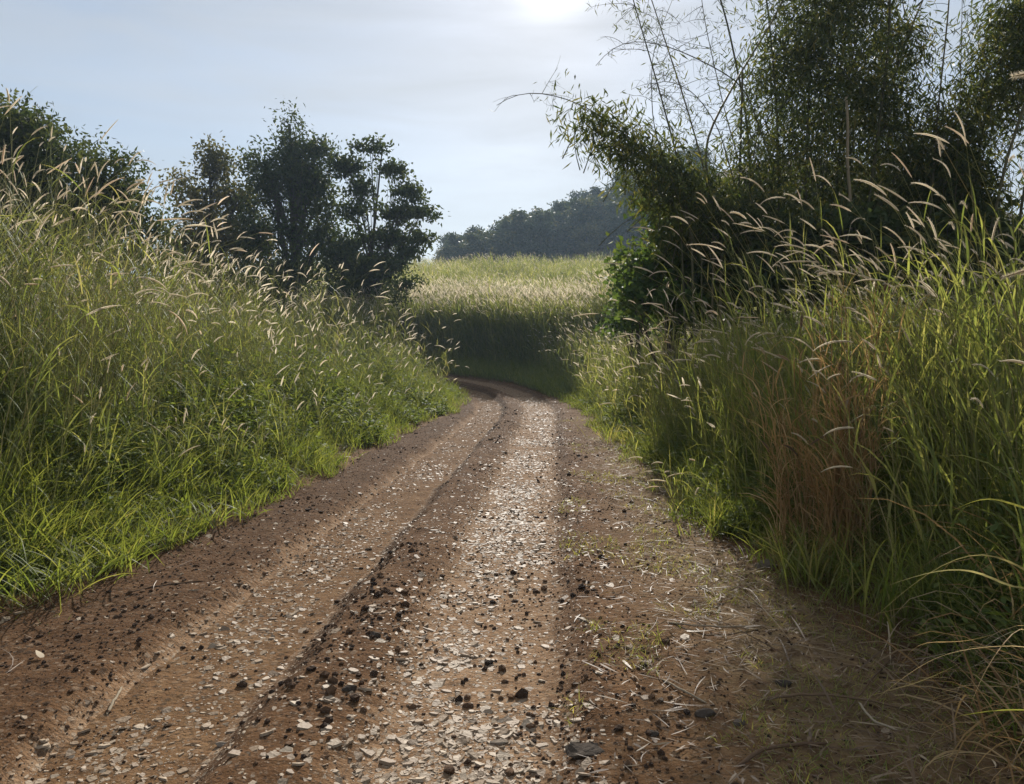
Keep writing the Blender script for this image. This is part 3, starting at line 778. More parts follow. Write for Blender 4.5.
# one stalk leaning in close at the right edge
def near_plume(pts, prad, label):
    w = np.array([P(*q) for q in pts]); k = len(w)
    t = np.linspace(0, 1, k); tt = np.linspace(0, 1, 26)
    c = np.stack([np.interp(tt, t, w[:, i]) for i in range(3)], 1)
    for _ in range(5): c[1:-1] = (c[:-2] + 2 * c[1:-1] + c[2:]) / 4
    base = c[0].copy(); base[2] = surf(base[0], base[1])[0]
    c[0] = base
    t_ = empty('plume_stalk', base, label, 'grass stalk')
    a = Acc(); tubes(a, c[None], np.interp(tt, [0, 1], [.004, .0016])[None], 5, .6); a.obj('stem', [M_STEM], t_, base)
    # seed head over the last part of the stalk
    p = Acc(); pc = c[-9:]; kk = len(pc)
    fins(p, pc[None], (np.interp(np.linspace(0, 1, kk), [0, .2, .7, 1], [.3, 1, .9, .2]) * prad * .5)[None], 3, 1.)
    B = 900; f = rng.uniform(0, kk - 1.01, B); i = f.astype(int); fr = (f - i)[:, None]
    p0 = pc[i] * (1 - fr) + pc[i + 1] * fr; tg = pc[i + 1] - pc[i]; tg /= np.linalg.norm(tg, axis=1, keepdims=True)
    o = rvec(B); o -= tg * (o * tg).sum(1, keepdims=True); o /= np.linalg.norm(o, axis=1, keepdims=True)
    p1 = p0 + (o * .9 + tg * .6) * rng.uniform(.7, 1.4, (B, 1)) * prad
    sd = np.cross(o, tg) * .0005
    p.add(np.stack([p0 - sd, p0 + sd, p1], 1), np.arange(B * 3).reshape(-1, 3), rng.uniform(.6, 1, B * 3), 0.)
    p.obj('seed_head', [M_PLUME], t_, base)
near_plume([(1180, 700, 2.7), (1160, 350, 2.6), (1120, 120, 2.5), (1060, 72, 2.4), (1003, 82, 2.3)], .014, 'reddish seed head arching in close at the upper right edge')
near_plume([(1200, 700, 3.0), (1150, 420, 2.9), (1100, 280, 2.8), (1050, 262, 2.75), (1000, 278, 2.7)], .013, 'cream seed head drooping in from the right edge at mid height')

# the brown dead clump
def dry_clump(x, y, n, H, spread, mat, label, name, bend=(.1, 1.3), lean=(0, .2), W=.0065):
    z = float(surf(x, y)[0]); a = Acc()
    xs = x + rng.normal(0, spread, n); ys = y + rng.normal(0, spread, n)
    blades(a, np.stack([xs, ys, surf(xs, ys)], 1), rng.uniform(0, 2 * PI, n), H * rng.uniform(.5, 1.1, n), W * rng.uniform(.5, 1.3, n),
           rng.uniform(*lean, n), rng.uniform(*bend, n), 6, rng.random(n), 0, .8, 2.)
    return tag(a.obj(name, [mat], None, (x, y, z)), label, 'grass clump')
def dead_stand(px, d, n, H, spread, label):
    x = (px - 512) / F * d; z = float(surf(x, d)[0]); a = Acc()
    stand(a, x + rng.normal(0, spread, n), d + rng.normal(0, spread, n), H * rng.uniform(.45, 1.1, n), 0, 3., 9, 4, (.3, .4), .05, .25, 4, 0, ll=.36, lw=.009, f0=.03, f1=.95)
    return tag(a.obj('dead_grass_clump', [M_DRY, M_DRY, M_STRAW], None, (x, d, z)), label, 'grass clump')
dead_stand(842, 5.2, 66, 1.85, .085, 'dead orange brown grass clump standing upright in the green right bank')
dead_stand(800, 5.7, 34, 1.75, .08, 'thinner orange brown dead clump just left of the bigger dead clump')
# tufts of fresh blades at the edges
def tuft(px, d, n, L, label, group=None, bias=0., W=.011, mat=M_LUSH, spread=.07, lean=(.05, .7), bend=(.2, 1.3), name='grass_tuft'):
    x = (px - 512) / F * d; z = float(surf(x, d)[0]); a = Acc()
    xs = x + rng.normal(0, spread, n); ys = d + rng.normal(0, spread, n)
    blades(a, np.stack([xs, ys, surf(xs, ys)], 1), rng.uniform(0, 2 * PI, n), L * rng.uniform(.45, 1.15, n), W * rng.uniform(.6, 1.3, n),
           rng.uniform(*lean, n), rng.uniform(*bend, n), 7, np.clip(rng.beta(2, 2.4, n) + bias, 0, 1), 0, .7)
    return tag(a.obj(name, [mat], None, (x, d, z)), label, 'grass tuft', group)
tuft(725, 6.5, 60, .5, 'bright green tuft at the track edge left of the dead clumps', bias=.1)
tuft(820, 5.0, 85, .55, 'yellow green tuft in front of the dead brown clump', bias=.4, spread=.12)
tuft(800, 5.3, 60, .45, 'yellowish tuft beside the rounded grey stone', bias=.45, spread=.1)
tuft(905, 4.2, 60, .75, 'tall bright green blades fanning up below the right bank', bias=.12, lean=(.02, .45), spread=.1)
tuft(955, 4.0, 60, .7, 'dark green fan of blades right of the tall bright blades', bias=-.05, lean=(.02, .5), spread=.1)
tuft(690, 8.2, 70, .6, 'fresh upright green blades on the right beyond the low drooping heads', bias=.02, lean=(.02, .4), spread=.12)
tuft(625, 13, 90, .45, 'yellowing grass tuft on the far right edge of the track', bias=.5, spread=.25)
LT = 'bright green tufts spilling onto the left side of the track'
for (px, d, n, L) in ((60, 4.95, 70, .5), (110, 5.3, 60, .42), (150, 6.0, 70, .45), (200, 6.7, 70, .42), (235, 7.2, 80, .4), (15, 4.6, 70, .55), (285, 8.6, 60, .4), (330, 10.2, 60, .4), (90, 5.9, 70, .6), (30, 5.3, 70, .65)):
    tuft(px, d, n, L, 'bright green grass tuft spilling onto the left side of the track', LT, bias=.05, spread=.11, lean=(.2, .9))

# arching dead blades at the lower right
def arch_blade(pts, W, mat, label, name='arching_blade', tone=.5):
    w = np.array([P(*q) for q in pts]); k = len(w); t = np.linspace(0, 1, k); tt = np.linspace(0, 1, 20)
    c = np.stack([np.interp(tt, t, w[:, i]) for i in range(3)], 1)
    for _ in range(6): c[1:-1] = (c[:-2] + 2 * c[1:-1] + c[2:]) / 4
    c[:, 2] = np.maximum(c[:, 2], surf(c[:, 0], c[:, 1]) + .006)
    c[0, 2] = surf(c[:1, 0], c[:1, 1])[0] - .01
    a = Acc(); h = math.atan2(*(c[-1] - c[0])[1::-1])
    prof = np.minimum(1, .5 + 2 * tt) * (1 - tt ** 3) + .05
    ribbons(a, c[None], np.array([h]), np.array([W]), np.array([tone]), 0, np.array([.9]), prof)
    return tag(a.obj(name, [mat], None, c[0]), label, 'grass blade')
arch_blade([(1090, 700, 3.3), (1070, 585, 3.2), (1024, 598, 3.1), (985, 570, 3.1), (940, 572, 3.05), (895, 588, 3.0)], .016, M_PALE, 'pale silvery blade arching highest over the dead grass at right', tone=1.)
arch_blade([(1110, 720, 3.1), (1080, 600, 3.05), (1030, 570, 3.0), (985, 548, 2.95), (930, 575, 2.95), (880, 622, 2.9)], .013, M_PALE, 'pale blade curving left and down in front of the green fan', tone=.3)
arch_blade([(1085, 740, 2.9), (1050, 610, 2.9), (1010, 640, 2.9), (960, 650, 2.9), (920, 642, 2.85), (900, 690, 2.8)], .012, M_DRY, 'brown blade hooped low at the right edge with its tip down', tone=.6)
arch_blade([(1090, 735, 2.8), (1060, 650, 2.8), (1015, 650, 2.75), (960, 655, 2.7), (925, 672, 2.7), (880, 710, 2.65)], .011, M_DRY, 'tan blade sweeping down left below the brown hooped blade', tone=.9)
arch_blade([(1075, 740, 2.7), (1040, 610, 2.75), (1000, 665, 2.7), (985, 700, 2.65), (975, 735, 2.6)], .011, M_DRY, 'orange brown blade with a sharp drooping kink at the right edge', tone=.7)
arch_blade([(1100, 720, 2.6), (1070, 640, 2.6), (1024, 625, 2.6), (980, 665, 2.6), (930, 690, 2.55), (870, 705, 2.5)], .012, M_PALE, 'straw blade running to the ground left of the hoops', tone=.2)
arch_blade([(1120, 760, 2.5), (1090, 720, 2.5), (1050, 718, 2.45), (1010, 717, 2.4), (970, 724, 2.4)], .020, M_LUSH, 'broad yellow green blade poking in at the lower right edge', tone=.85)
arch_blade([(1100, 640, 3.4), (1070, 520, 3.3), (1030, 510, 3.2), (990, 495, 3.1), (950, 515, 3.1)], .014, M_LUSH, 'yellow green blade bending down from the right edge at mid height', tone=.9)
dry_clump(2.75, 3.7, 110, 1.1, .2, M_DRY, 'dead tan blades arching over the litter behind the brown heap', 'dead_grass_heap', bend=(1.2, 2.3), lean=(.2, .8), W=.010)
dry_clump(2.28, 3.05, 170, .8, .16, M_DRY, 'collapsed heap of dead brown grass at the lower right corner', 'dead_grass_heap', bend=(.8, 2.2), lean=(.5, 1.4), W=.01)
dry_clump(2.2, 3.6, 120, .6, .2, M_STRAW, 'greyish straw tangle behind the collapsed brown heap', 'straw_tangle', bend=(.8, 2.2), lean=(.5, 1.4), W=.008)
dry_clump(2.5, 3.3, 150, .7, .2, M_STRAW, 'pale brown straw heap at the foot of the right bank beside the arching blades', 'straw_tangle', bend=(.6, 2.0), lean=(.5, 1.4), W=.008)
dry_clump(2.05, 2.75, 120, .6, .15, M_DRY, 'low brown dead tuft nearest the camera at the lower right', 'dead_grass_heap', bend=(.8, 2.0), lean=(.5, 1.4), W=.008)
# pale thin panicle on the right (fluffy yellow stalk group)
plume_clump((668 - 512) / F * 12.5, 12.5, 16, 2.35, .12, 'pale yellow upright grass plume standing in front of the broadleaf bush', None, head=PI / 2, hsd=2., bend=(.1, .1), bris=0, rb=.45, lean=.03)

# ------------------------------------------------------------------ trees
def limb(acc, p0, p1, r0, r1, k=7, S=8, sag=.12, wob=.05, rnd=.5):
    p0 = np.asarray(p0, float); p1 = np.asarray(p1, float); t = np.linspace(0, 1, S)[:, None]
    L = np.linalg.norm(p1 - p0)
    mid = (p0 + p1) / 2 + np.array([0, 0, -sag * L * .5]) + rng.normal(0, wob * L, 3)
    c = (1 - t) ** 2 * p0 + 2 * t * (1 - t) * mid + t ** 2 * p1
    tubes(acc, c[None], (r0 + (r1 - r0) * t[:, 0] ** .8)[None], k, rnd); return c

def foliage(acc, centers, nper, sig, L, W, droop=.2, flat=.7, brnd=None):
    n = len(centers) * nper
    c = np.repeat(centers, nper, 0)
    pos = c + rng.normal(size=(n, 3)) * np.array([1, 1, flat]) * sig
    d = rvec(n); d[:, 2] -= droop
    r = rng.random(n) if brnd is None else np.clip(np.repeat(brnd, nper) + rng.normal(0, .18, n), 0, 1)
    leafquads(acc, pos, d, rvec(n), L * rng.uniform(.6, 1.3, n), W * rng.uniform(.7, 1.3, n), r)

def tree(name, base, lobes, leafm, label, trunk_r=.18, ncl=26, nper=26, sig=.32, L=.16, W=.08, group=None, cat='tree', shell=.55, flat=.7, droop=.25, stems=1, gap=-.12):
    """lobes: (x, y, z, rx, ry, rz) world"""
    base = np.array(base, float); base[2] = surf(base[0], base[1])[0] if base[1] < 60 else zbase(base[0], base[1])
    t = empty(name, base, label, cat, group)
    tk = Acc(); cr = Acc()
    lobes = np.array(lobes, float); top = lobes[:, 2].max()
    cm = lobes[:, :2].mean(0)
    for q in range(stems):
        b = base + np.array([rng.normal(0, .12), rng.normal(0, .12), -.1]) * (1 if stems > 1 else 0) - np.array([0, 0, .1])
        tp = np.array([cm[0] + rng.normal(0, .25) * (stems > 1), cm[1], top])
        c = limb(tk, b, tp, trunk_r * 1.25, trunk_r * .2, 9, 12, -.05, .03)
        for lb in lobes[q::stems]:
            j = int(np.clip(rng.uniform(.35, .75) * 11 * (lb[2] - base[2]) / (top - base[2] + .01), 1, 9))
            e = limb(tk, c[j], lb[:3], trunk_r * .5, trunk_r * .12, 6, 7, .1, .06)
            n = max(5, int(ncl * 2.2 * (lb[3] * lb[5]) ** .9))
            dd = rvec(n) * (rng.random((n, 1)) ** shell) * np.where(rng.random((n, 1)) < (.34 if cat == 'bush' else .18), rng.uniform(1.05, 1.55, (n, 1)), 1.); pts = lb[:3] + dd * lb[3:]
            keep = fbm(pts[:, 0] + 3 * pts[:, 1], pts[:, 2], .55 * (lb[3] + lb[5]) * .5 + .25, 2, int(rng.integers(999))) + rng.normal(0, .05, n) > gap
            pts = pts[keep]
            for p in pts: limb(tk, e[rng.integers(2, 7)], p, trunk_r * .12, .006, 4, 5, .05, .08)
            foliage(cr, pts, int(nper * 1.5), sig, L * 1.15, W * 1.3, droop, flat, np.clip(rng.normal(.45, .22, len(pts)), 0, 1))
    tk.obj('trunk', [M_BARK], t, base); cr.obj('crown', [leafm], t, base)
    return t

def px_lobe(px, py, d, rpx, rpy, ry=None, dj=0.):
    p = P(px, py, d); k = d / F
    return (*p, rpx * k, (ry if ry else rpx) * k, rpy * k)

# far left dark tree behind the grass
d = 20.
tree('broadleaf_tree', (P(20, 300, d)[0], d, 0), [px_lobe(10, 150, d, 52, 45), px_lobe(-50, 150, d + 1, 60, 60), px_lobe(45, 165, d - .5, 40, 40), px_lobe(70, 215, d, 55, 50), px_lobe(15, 235, d, 60, 55), px_lobe(35, 130, d, 30, 22)],
     M_TREE, 'large dark broadleaf tree rising behind the grass at the far left', .25, 40, 34, .24, .12, .05)
d = 19.
tree('broadleaf_tree', (P(120, 330, d)[0], d, 0), [px_lobe(100, 190, d, 38, 42), px_lobe(122, 185, d + .5, 28, 30), px_lobe(140, 225, d, 30, 40), px_lobe(95, 250, d, 45, 45), px_lobe(155, 255, d, 22, 30)],
     M_TREE, 'smaller dark broadleaf tree just right of the large far left tree', .16, 44, 30, .2, .11, .048)
# middle group
d = 40.
tree('olive_tree', (P(222, 300, d)[0], d, 0), [px_lobe(218, 168, d, 15, 24), px_lobe(200, 200, d, 22, 20), px_lobe(236, 205, d, 22, 24), px_lobe(212, 235, d, 34, 26), px_lobe(246, 245, d, 30, 28), px_lobe(200, 268, d, 34, 30), px_lobe(240, 285, d, 34, 26), px_lobe(186, 186, d, 9, 8), px_lobe(180, 250, d, 16, 26)],
     M_OLIVE, 'thin olive brown tree between the dark trees on the left', .2, 21, 20, .36, .2, .1, shell=.6, gap=-.1)
d = 39.
tree('vine_clad_tree', (P(300, 300, d)[0], d, 0), [px_lobe(296, 160, d, 26, 28), px_lobe(276, 195, d, 26, 36), px_lobe(314, 185, d, 28, 30), px_lobe(300, 240, d, 38, 40), px_lobe(266, 168, d, 16, 14), px_lobe(285, 280, d, 48, 30), px_lobe(328, 225, d, 18, 36), px_lobe(292, 128, d, 10, 14), px_lobe(318, 150, d, 12, 12), px_lobe(258, 152, d, 8, 9), px_lobe(334, 165, d, 10, 8), px_lobe(255, 230, d, 14, 34)],
     M_TREE, 'dense dark tree with a spiky top clothed in creepers', .25, 22, 26, .32, .2, .08, shell=.6, gap=-.06)
d = 38.
tree('sparse_tree', (P(362, 300, d)[0], d, 0), [px_lobe(372, 152, d, 18, 10), px_lobe(350, 168, d, 18, 13), px_lobe(396, 172, d, 18, 9), px_lobe(412, 192, d, 18, 12), px_lobe(400, 215, d, 28, 11), px_lobe(424, 212, d, 13, 9), px_lobe(426, 238, d, 15, 9), px_lobe(388, 238, d, 28, 15), px_lobe(358, 212, d, 14, 22), px_lobe(378, 268, d, 34, 18), px_lobe(346, 255, d, 24, 28), px_lobe(362, 190, d, 12, 12), px_lobe(408, 252, d, 18, 8), px_lobe(360, 290, d, 40, 18)],
     M_TREE, 'open branched tree with sky showing between its layered dark boughs', .13, 28, 20, .28, .2, .1, shell=.65, flat=.42, gap=-.05)
d = 30.
tree('shrub', (P(405, 330, d)[0], d, 0), [px_lobe(408, 283, d, 16, 7), px_lobe(395, 296, d, 14, 10)], M_TREE, 'dark shrub poking above the grass at the foot of the open tree', .04, 40, 20, .16, .12, .06, cat='shrub')

# wooded hill: a few prototypes, copied
protos = []
for q in range(6):
    a = Acc(); hgt = 1.
    nl = rng.integers(8, 12); h0 = rng.uniform(7, 10)
    tubes(a, np.array([[(0, 0, -.3), (.1, 0, h0 * .4), (0, .1, h0 * .85)]]), np.array([[.22, .16, .05]]), 5, .4, 1)
    for _ in range(nl):
        an = rng.uniform(0, 6.28); rr = rng.uniform(0, 2.1); zc = rng.uniform(.1, .88) * h0
        cen = np.array([math.cos(an) * rr, math.sin(an) * rr, zc]); rad = rng.uniform(1.1, 1.9) * (1 if zc < .75 * h0 else .75)
        n = 16; pts = cen + rvec(n) * (rng.random((n, 1)) ** .5) * rad * np.array([1, 1, .8])
        foliage(a, pts, 14, .35, .5, .28, .2, .7, np.clip(rng.normal(.42 + .26 * (q % 3 - 1), .2, n), 0, 1))
    protos.append(a.mesh('hill_tree', [M_FAR, M_BARK]))
HG = 'trees of the wood on the far hill'
cnt = 0
spots = []
for _ in range(9000):
    yy = rng.uniform(121, 168); xx = rng.uniform(-.085 * yy, .24 * yy)
    if any((xx - q[0]) ** 2 + (yy - q[1]) ** 2 < 3.5 ** 2 for q in spots): continue
    spots.append((xx, yy))
    if len(spots) >= 260: break
spots.sort(key=lambda q: q[1])
for (xx, yy) in spots:
    o = bpy.data.objects.new('hill_tree', protos[rng.integers(6)]); COL.objects.link(o)
    o.location = (xx, yy, float(zbase(xx, yy)) - .2); o.rotation_euler = (0, 0, rng.uniform(0, 6.28)); sc = rng.uniform(.75, 1.15) * (.8 if xx < -4 else 1.)
    o.scale = (sc * 1.1, sc * 1.1, sc)
    tag(o, 'hazy dark green tree in the wood on the far hill', 'tree', HG)
for (px, py, dd, sc) in ((468, 236, 118, .62), (485, 225, 116, .85), (505, 228, 117, .8)):
    o = bpy.data.objects.new('hill_tree', protos[rng.integers(6)]); COL.objects.link(o)
    xx = (px - 512) / F * dd; o.location = (xx, dd, float(zbase(xx, dd)) - .2); o.scale = (sc * 1.3, sc * 1.3, sc)
    tag(o, {468: 'low rounded tree at the left tip of the hill wood', 485: 'dark rounded tree second from the left tip of the hill wood', 505: 'dark rounded tree third from the left tip of the hill wood'}[px], 'tree')

# ------------------------------------------------------------------ bamboo
def bleaves(acc, pts, nper, sig, L=.17, W=.022, brnd=None):
    n = len(pts) * nper
    pos = np.repeat(pts, nper, 0) + rng.normal(size=(n, 3)) * np.array([1, 1, .8]) * sig
    d = rvec(n); d[:, 2] = -np.abs(d[:, 2]) * .7 - .35
    r = np.clip((np.repeat(brnd, nper) if brnd is not None else .4) + rng.normal(0, .2, n), 0, 1)
    leafquads(acc, pos, d, rvec(n), L * rng.uniform(.6, 1.25, n), W * rng.uniform(.7, 1.3, n), r)

def culm_curve(pts, S=22):
    w = np.array([P(*q) for q in pts]); k = len(w)
    dl = np.concatenate([[0], np.cumsum(np.linalg.norm(np.diff(w, axis=0), axis=1))]); t = dl / dl[-1]; tt = np.linspace(0, 1, S)
    c = np.stack([np.interp(tt, t, w[:, i]) for i in range(3)], 1)
    for _ in range(3): c[1:-1] = (c[:-2] + 2 * c[1:-1] + c[2:]) / 4
    return c

def culm_obj(c, r0, r1, parent, base, mat=M_CULM, tone=.4, name='culm'):
    a = Acc(); S = len(c); tt = np.linspace(0, 1, S)
    tubes(a, c[None], (r0 + (r1 - r0) * tt)[None], 7, tone)
    # node rings
    L = np.linalg.norm(np.diff(c, axis=0), axis=1).sum(); nn = max(3, int(L / .38))
    for q in np.linspace(.03, .97, nn):
        i = min(int(q * (S - 1)), S - 2); fr = q * (S - 1) - i
        p = c[i] * (1 - fr) + c[i + 1] * fr; tg = c[i + 1] - c[i]; tg /= np.linalg.norm(tg); rr = r0 + (r1 - r0) * q
        tubes(a, np.array([[p - tg * rr * .5, p, p + tg * rr * .5]]), np.array([[rr, rr * 1.3, rr]]), 7, tone)
    return a.obj(name, [mat], parent, base)

def bamboo(label, bx, by, culms, lobes, twigs=0, leaf_on=(), nper=18, ncl=26):
    bz = float(surf(bx, by)[0]); base = np.array([bx, by, bz])
    t = empty('bamboo_clump', base, label, 'bamboo')
    fol = Acc(); tw = Acc()
    for ci, (pts, r0, r1, leafy, twiggy) in enumerate(culms):
        c = culm_curve(pts)
        # carry the culm down to the soil
        if c[0, 2] > bz:
            foot = np.array([bx + (c[0, 0] - bx) * .75, by + (c[0, 1] - by) * .75 + rng.normal(0, .1), 0]); foot[2] = surf(foot[0], foot[1])[0] - .05
            tt = np.linspace(0, 1, 7)[:-1, None]; c = np.vstack([foot * (1 - tt) + c[0] * tt, c])
        culm_obj(c, r0, r1, t, base, tone=rng.uniform(.1, .8))
        S = len(c)
        if twiggy:
            for _ in range(twiggy):
                q = rng.uniform(.35, .99); i = int(q * (S - 1)); d = rvec(1)[0] * np.array([1, .7, .5]); d[2] += .15
                L = rng.uniform(.35, 1.0) * (1.2 - q * .5); e = c[i] + d * L + np.array([0, 0, -.12 * L])
                cc = limb(tw, c[i], e, .006, .0025, 3, 6, -.25, .08, rng.uniform(0, .8))
                for _k in range(3):
                    j = rng.integers(2, 6); limb(tw, cc[j], cc[j] + rvec(1)[0] * L * .4, .003, .0015, 3, 4, -.1, .1, .4)
                if rng.random() < .55: bleaves(fol, cc[rng.integers(2, 6, 2)], 5, .09, .12, .016, np.array([.5, .6]))
        if leafy:
            q = rng.uniform(.3, .97, leafy); i = (q * (S - 1)).astype(int)
            pts_ = c[i] + rng.normal(0, .22, (leafy, 3)) + np.array([0, 0, -.12])
            bleaves(fol, pts_, nper, .17, brnd=np.clip(rng.normal(.5, .2, leafy), 0, 1))
    for lb in lobes:
        n = max(6, int(ncl * 4.5 * (lb[3] * lb[5]) ** .9)); pts = np.array(lb[:3]) + rvec(n) * (rng.random((n, 1)) ** .5) * np.where(rng.random((n, 1)) < .3, rng.uniform(1.0, 1.75, (n, 1)), 1.) * np.array(lb[3:])
        pts = pts[fbm(pts[:, 0] + 2 * pts[:, 1], pts[:, 2], .7, 2, int(rng.integers(999))) + rng.normal(0, .04, n) > -.09]
        for p in pts[::12]:
            limb(tw, p + np.array([rng.normal(0, .4), rng.normal(0, .3), -.7]), p, .01, .003, 4, 5, -.1, .06, rng.uniform(0, .6))
        bleaves(fol, pts, nper, .24, .2, .03, np.clip(rng.normal(.42, .25, len(pts)), 0, 1))
    tw.qm = [q * 0 + 1 for q in tw.qm]
    fol.merge(tw); fol.obj('foliage', [M_BAMBOO, M_CULM], t, base)
    return t

b = P(712, 340, 13.5)
bamboo('sparse leaning bamboo with bare culms and one feathery arching culm reaching left', b[0], 13.5, [
    ([(690, 240, 13.3), (679, 175, 13.2), (655, 90, 13), (626, -5, 12.8), (610, -60, 12.6)], .022, .006, 3, 34),
    ([(712, 240, 13.6), (703, 175, 13.5), (680, 100, 13.5), (645, 0, 13.4), (628, -50, 13.4)], .022, .006, 4, 34),
    ([(680, 235, 13.4), (663, 178, 13.2), (625, 138, 13.0), (586, 111, 12.8), (549, 98, 12.7), (515, 97, 12.6), (497, 110, 12.5)], .02, .004, 0, 16),
    ([(770, 170, 14.2), (740, 90, 14), (700, 68, 13.8), (666, 53, 13.6), (630, 46, 13.5), (605, 55, 13.4), (594, 72, 13.4)], .018, .004, 0, 26),
    ([(720, 250, 13.8), (698, 149, 13.8), (735, 80, 14), (772, 21, 14.2), (795, -40, 14.4)], .03, .012, 6, 10),
    ([(736, 250, 14), (737, 160, 14), (738, 78, 14)], .026, .018, 0, 4),
    ([(745, 230, 14), (715, 130, 13.9), (690, 95, 13.8), (655, 82, 13.7), (640, 100, 13.7)], .016, .004, 2, 22),
    ([(700, 260, 13), (672, 190, 12.9), (650, 130, 12.8), (648, 60, 12.8), (668, 10, 12.8)], .014, .004, 2, 22),
    ([(760, 240, 14), (722, 120, 14), (700, 30, 14), (690, -40, 14)], .014, .005, 4, 24)],
    [px_lobe(575, 120, 12.8, 14, 9), px_lobe(598, 128, 12.9, 20, 14), px_lobe(620, 146, 13, 24, 18), px_lobe(645, 162, 13.1, 24, 18), px_lobe(672, 182, 13.2, 26, 20), px_lobe(700, 205, 13.5, 32, 26), px_lobe(650, 195, 13.3, 18, 14), px_lobe(690, 228, 14, 36, 26), px_lobe(735, 220, 14, 36, 30), px_lobe(665, 150, 13.6, 14, 16)], ncl=80, nper=18)

b = P(815, 340, 14.5)
cul = [([(812 + k, 240, 14.6), (815 + k * 1.2, 120, 14.6 + k * .005), (822 + k * 1.7, 20, 14.6), (830 + k * 2.4, -70, 14.4)], .03, .012, 14, 10) for k in (-60, -35, -10, 18, 50)]
cul += [([(862, 230, 14), (874, 120, 14), (881, 50, 14), (880, -40, 14)], .03, .02, 0, 12)]
bamboo('dense bamboo clump with a dark heavy crown at upper right', b[0], 14.5, cul,
       [px_lobe(800, 60, 14.5, 48, 34), px_lobe(770, 35, 14.5, 30, 24), px_lobe(820, 25, 14.6, 42, 34), px_lobe(850, 75, 14.4, 42, 40), px_lobe(785, 110, 14.2, 48, 40), px_lobe(765, 150, 14, 40, 30), px_lobe(830, 130, 14.6, 54, 46), px_lobe(880, 120, 14.8, 42, 46),
        px_lobe(890, 60, 15, 26, 30), px_lobe(905, 150, 15, 34, 50), px_lobe(870, 30, 15, 24, 30), px_lobe(760, 90, 14.6, 26, 30), px_lobe(810, 185, 14.8, 70, 46), px_lobe(880, 195, 15, 60, 46), px_lobe(745, 195, 14.5, 36, 30), px_lobe(800, 235, 15, 80, 36), px_lobe(890, 245, 15, 70, 40), px_lobe(800, -20, 14.6, 50, 30), px_lobe(860, -10, 14.6, 36, 26)],
       nper=22, ncl=48)
b = P(985, 340, 14)
bamboo('bamboo clump with yellowish sprays at the right edge', b[0], 14., [
    ([(925, 240, 14), (930, 120, 14), (935, 60, 14), (938, 20, 14), (940, -40, 14)], .02, .012, 0, 14),
    ([(950, 220, 13.8), (952, 90, 13.8), (951, 0, 13.8)], .012, .005, 2, 12),
    ([(985, 240, 13.4), (1000, 160, 13.4), (1018, 100, 13.4), (1040, 30, 13.4)], .03, .02, 4, 8),
    ([(1012, 240, 13.8), (1022, 160, 13.8), (1028, 60, 13.8)], .026, .02, 3, 6),
    ([(960, 250, 14.2), (975, 130, 14.2), (1000, 30, 14.2), (1015, -40, 14.2)], .024, .012, 14, 8),
    ([(1040, 250, 14), (1060, 100, 14), (1050, -30, 14)], .03, .02, 12, 6)],
    [px_lobe(965, 110, 14, 26, 26), px_lobe(1000, 120, 14.4, 34, 26), px_lobe(985, 20, 14.4, 30, 22), px_lobe(940, 185, 14.6, 34, 34), px_lobe(1030, 40, 14.2, 30, 40), px_lobe(985, 70, 14, 28, 24), px_lobe(1005, 35, 14, 26, 24), px_lobe(945, 150, 14.2, 30, 34), px_lobe(960, 190, 14.4, 34, 34), px_lobe(1010, 75, 13.8, 22, 18), px_lobe(930, 225, 14.6, 40, 40), px_lobe(985, 240, 14.6, 44, 30), px_lobe(1060, 60, 14, 34, 60), px_lobe(1075, 170, 14, 34, 70), px_lobe(1020, 255, 14, 50, 26)],
    nper=22, ncl=66)
# the pale dead culm
base = P(850, 340, 13.9); base[2] = surf(base[0], base[1])[0]
c = culm_curve([(849, 300, 13.9), (847, 205, 13.4), (842, 160, 13.3), (843, 130, 13.3), (840, 102, 13.3)]); c = np.vstack([base[None], c])
o = culm_obj(c, .03, .022, None, base, M_DEADCULM, .5, 'dead_culm'); tag(o, 'pale dead bamboo culm standing upright against the dark crown', 'bamboo culm')

# broadleaf bush by the bamboo and shade undergrowth
d = 15.
tree('broadleaf_bush', (P(665, 340, d)[0], d, 0), [px_lobe(672, 235, d, 34, 34), px_lobe(648, 268, d, 26, 20), px_lobe(690, 275, d, 42, 34), px_lobe(636, 300, d - .5, 22, 14), px_lobe(655, 225, d, 14, 16), px_lobe(668, 300, d - .5, 40, 24), px_lobe(712, 240, d + .5, 34, 36), px_lobe(720, 300, d, 40, 30)],
     M_BUSH, 'glossy broadleaf bush between the far field and the bamboo', .07, 60, 20, .17, .13, .075, cat='bush', stems=3, gap=-.05)
d = 13.6
tree('broadleaf_bush', (P(810, 340, d)[0], d, 0), [px_lobe(845, 232, d - .5, 40, 26), px_lobe(770, 270, d, 50, 40), px_lobe(830, 275, d, 60, 40), px_lobe(890, 275, d, 60, 40), px_lobe(800, 240, d + 1, 60, 36), px_lobe(870, 235, d + 1, 60, 36)],
     M_TREE, 'dark shaded undergrowth bush beneath the dense bamboo', .06, 40, 20, .2, .15, .08, cat='bush', stems=3, gap=-.05)
d = 13.
tree('broadleaf_bush', (P(970, 340, d)[0], d, 0), [px_lobe(940, 270, d, 50, 40), px_lobe(1000, 275, d, 50, 36), px_lobe(1050, 260, d, 40, 50), px_lobe(960, 235, d + 1, 46, 36)],
     M_TREE, 'dark undergrowth bush beneath the right edge bamboo', .06, 40, 20, .2, .15, .08, cat='bush', stems=3, gap=-.05)
d = 19.
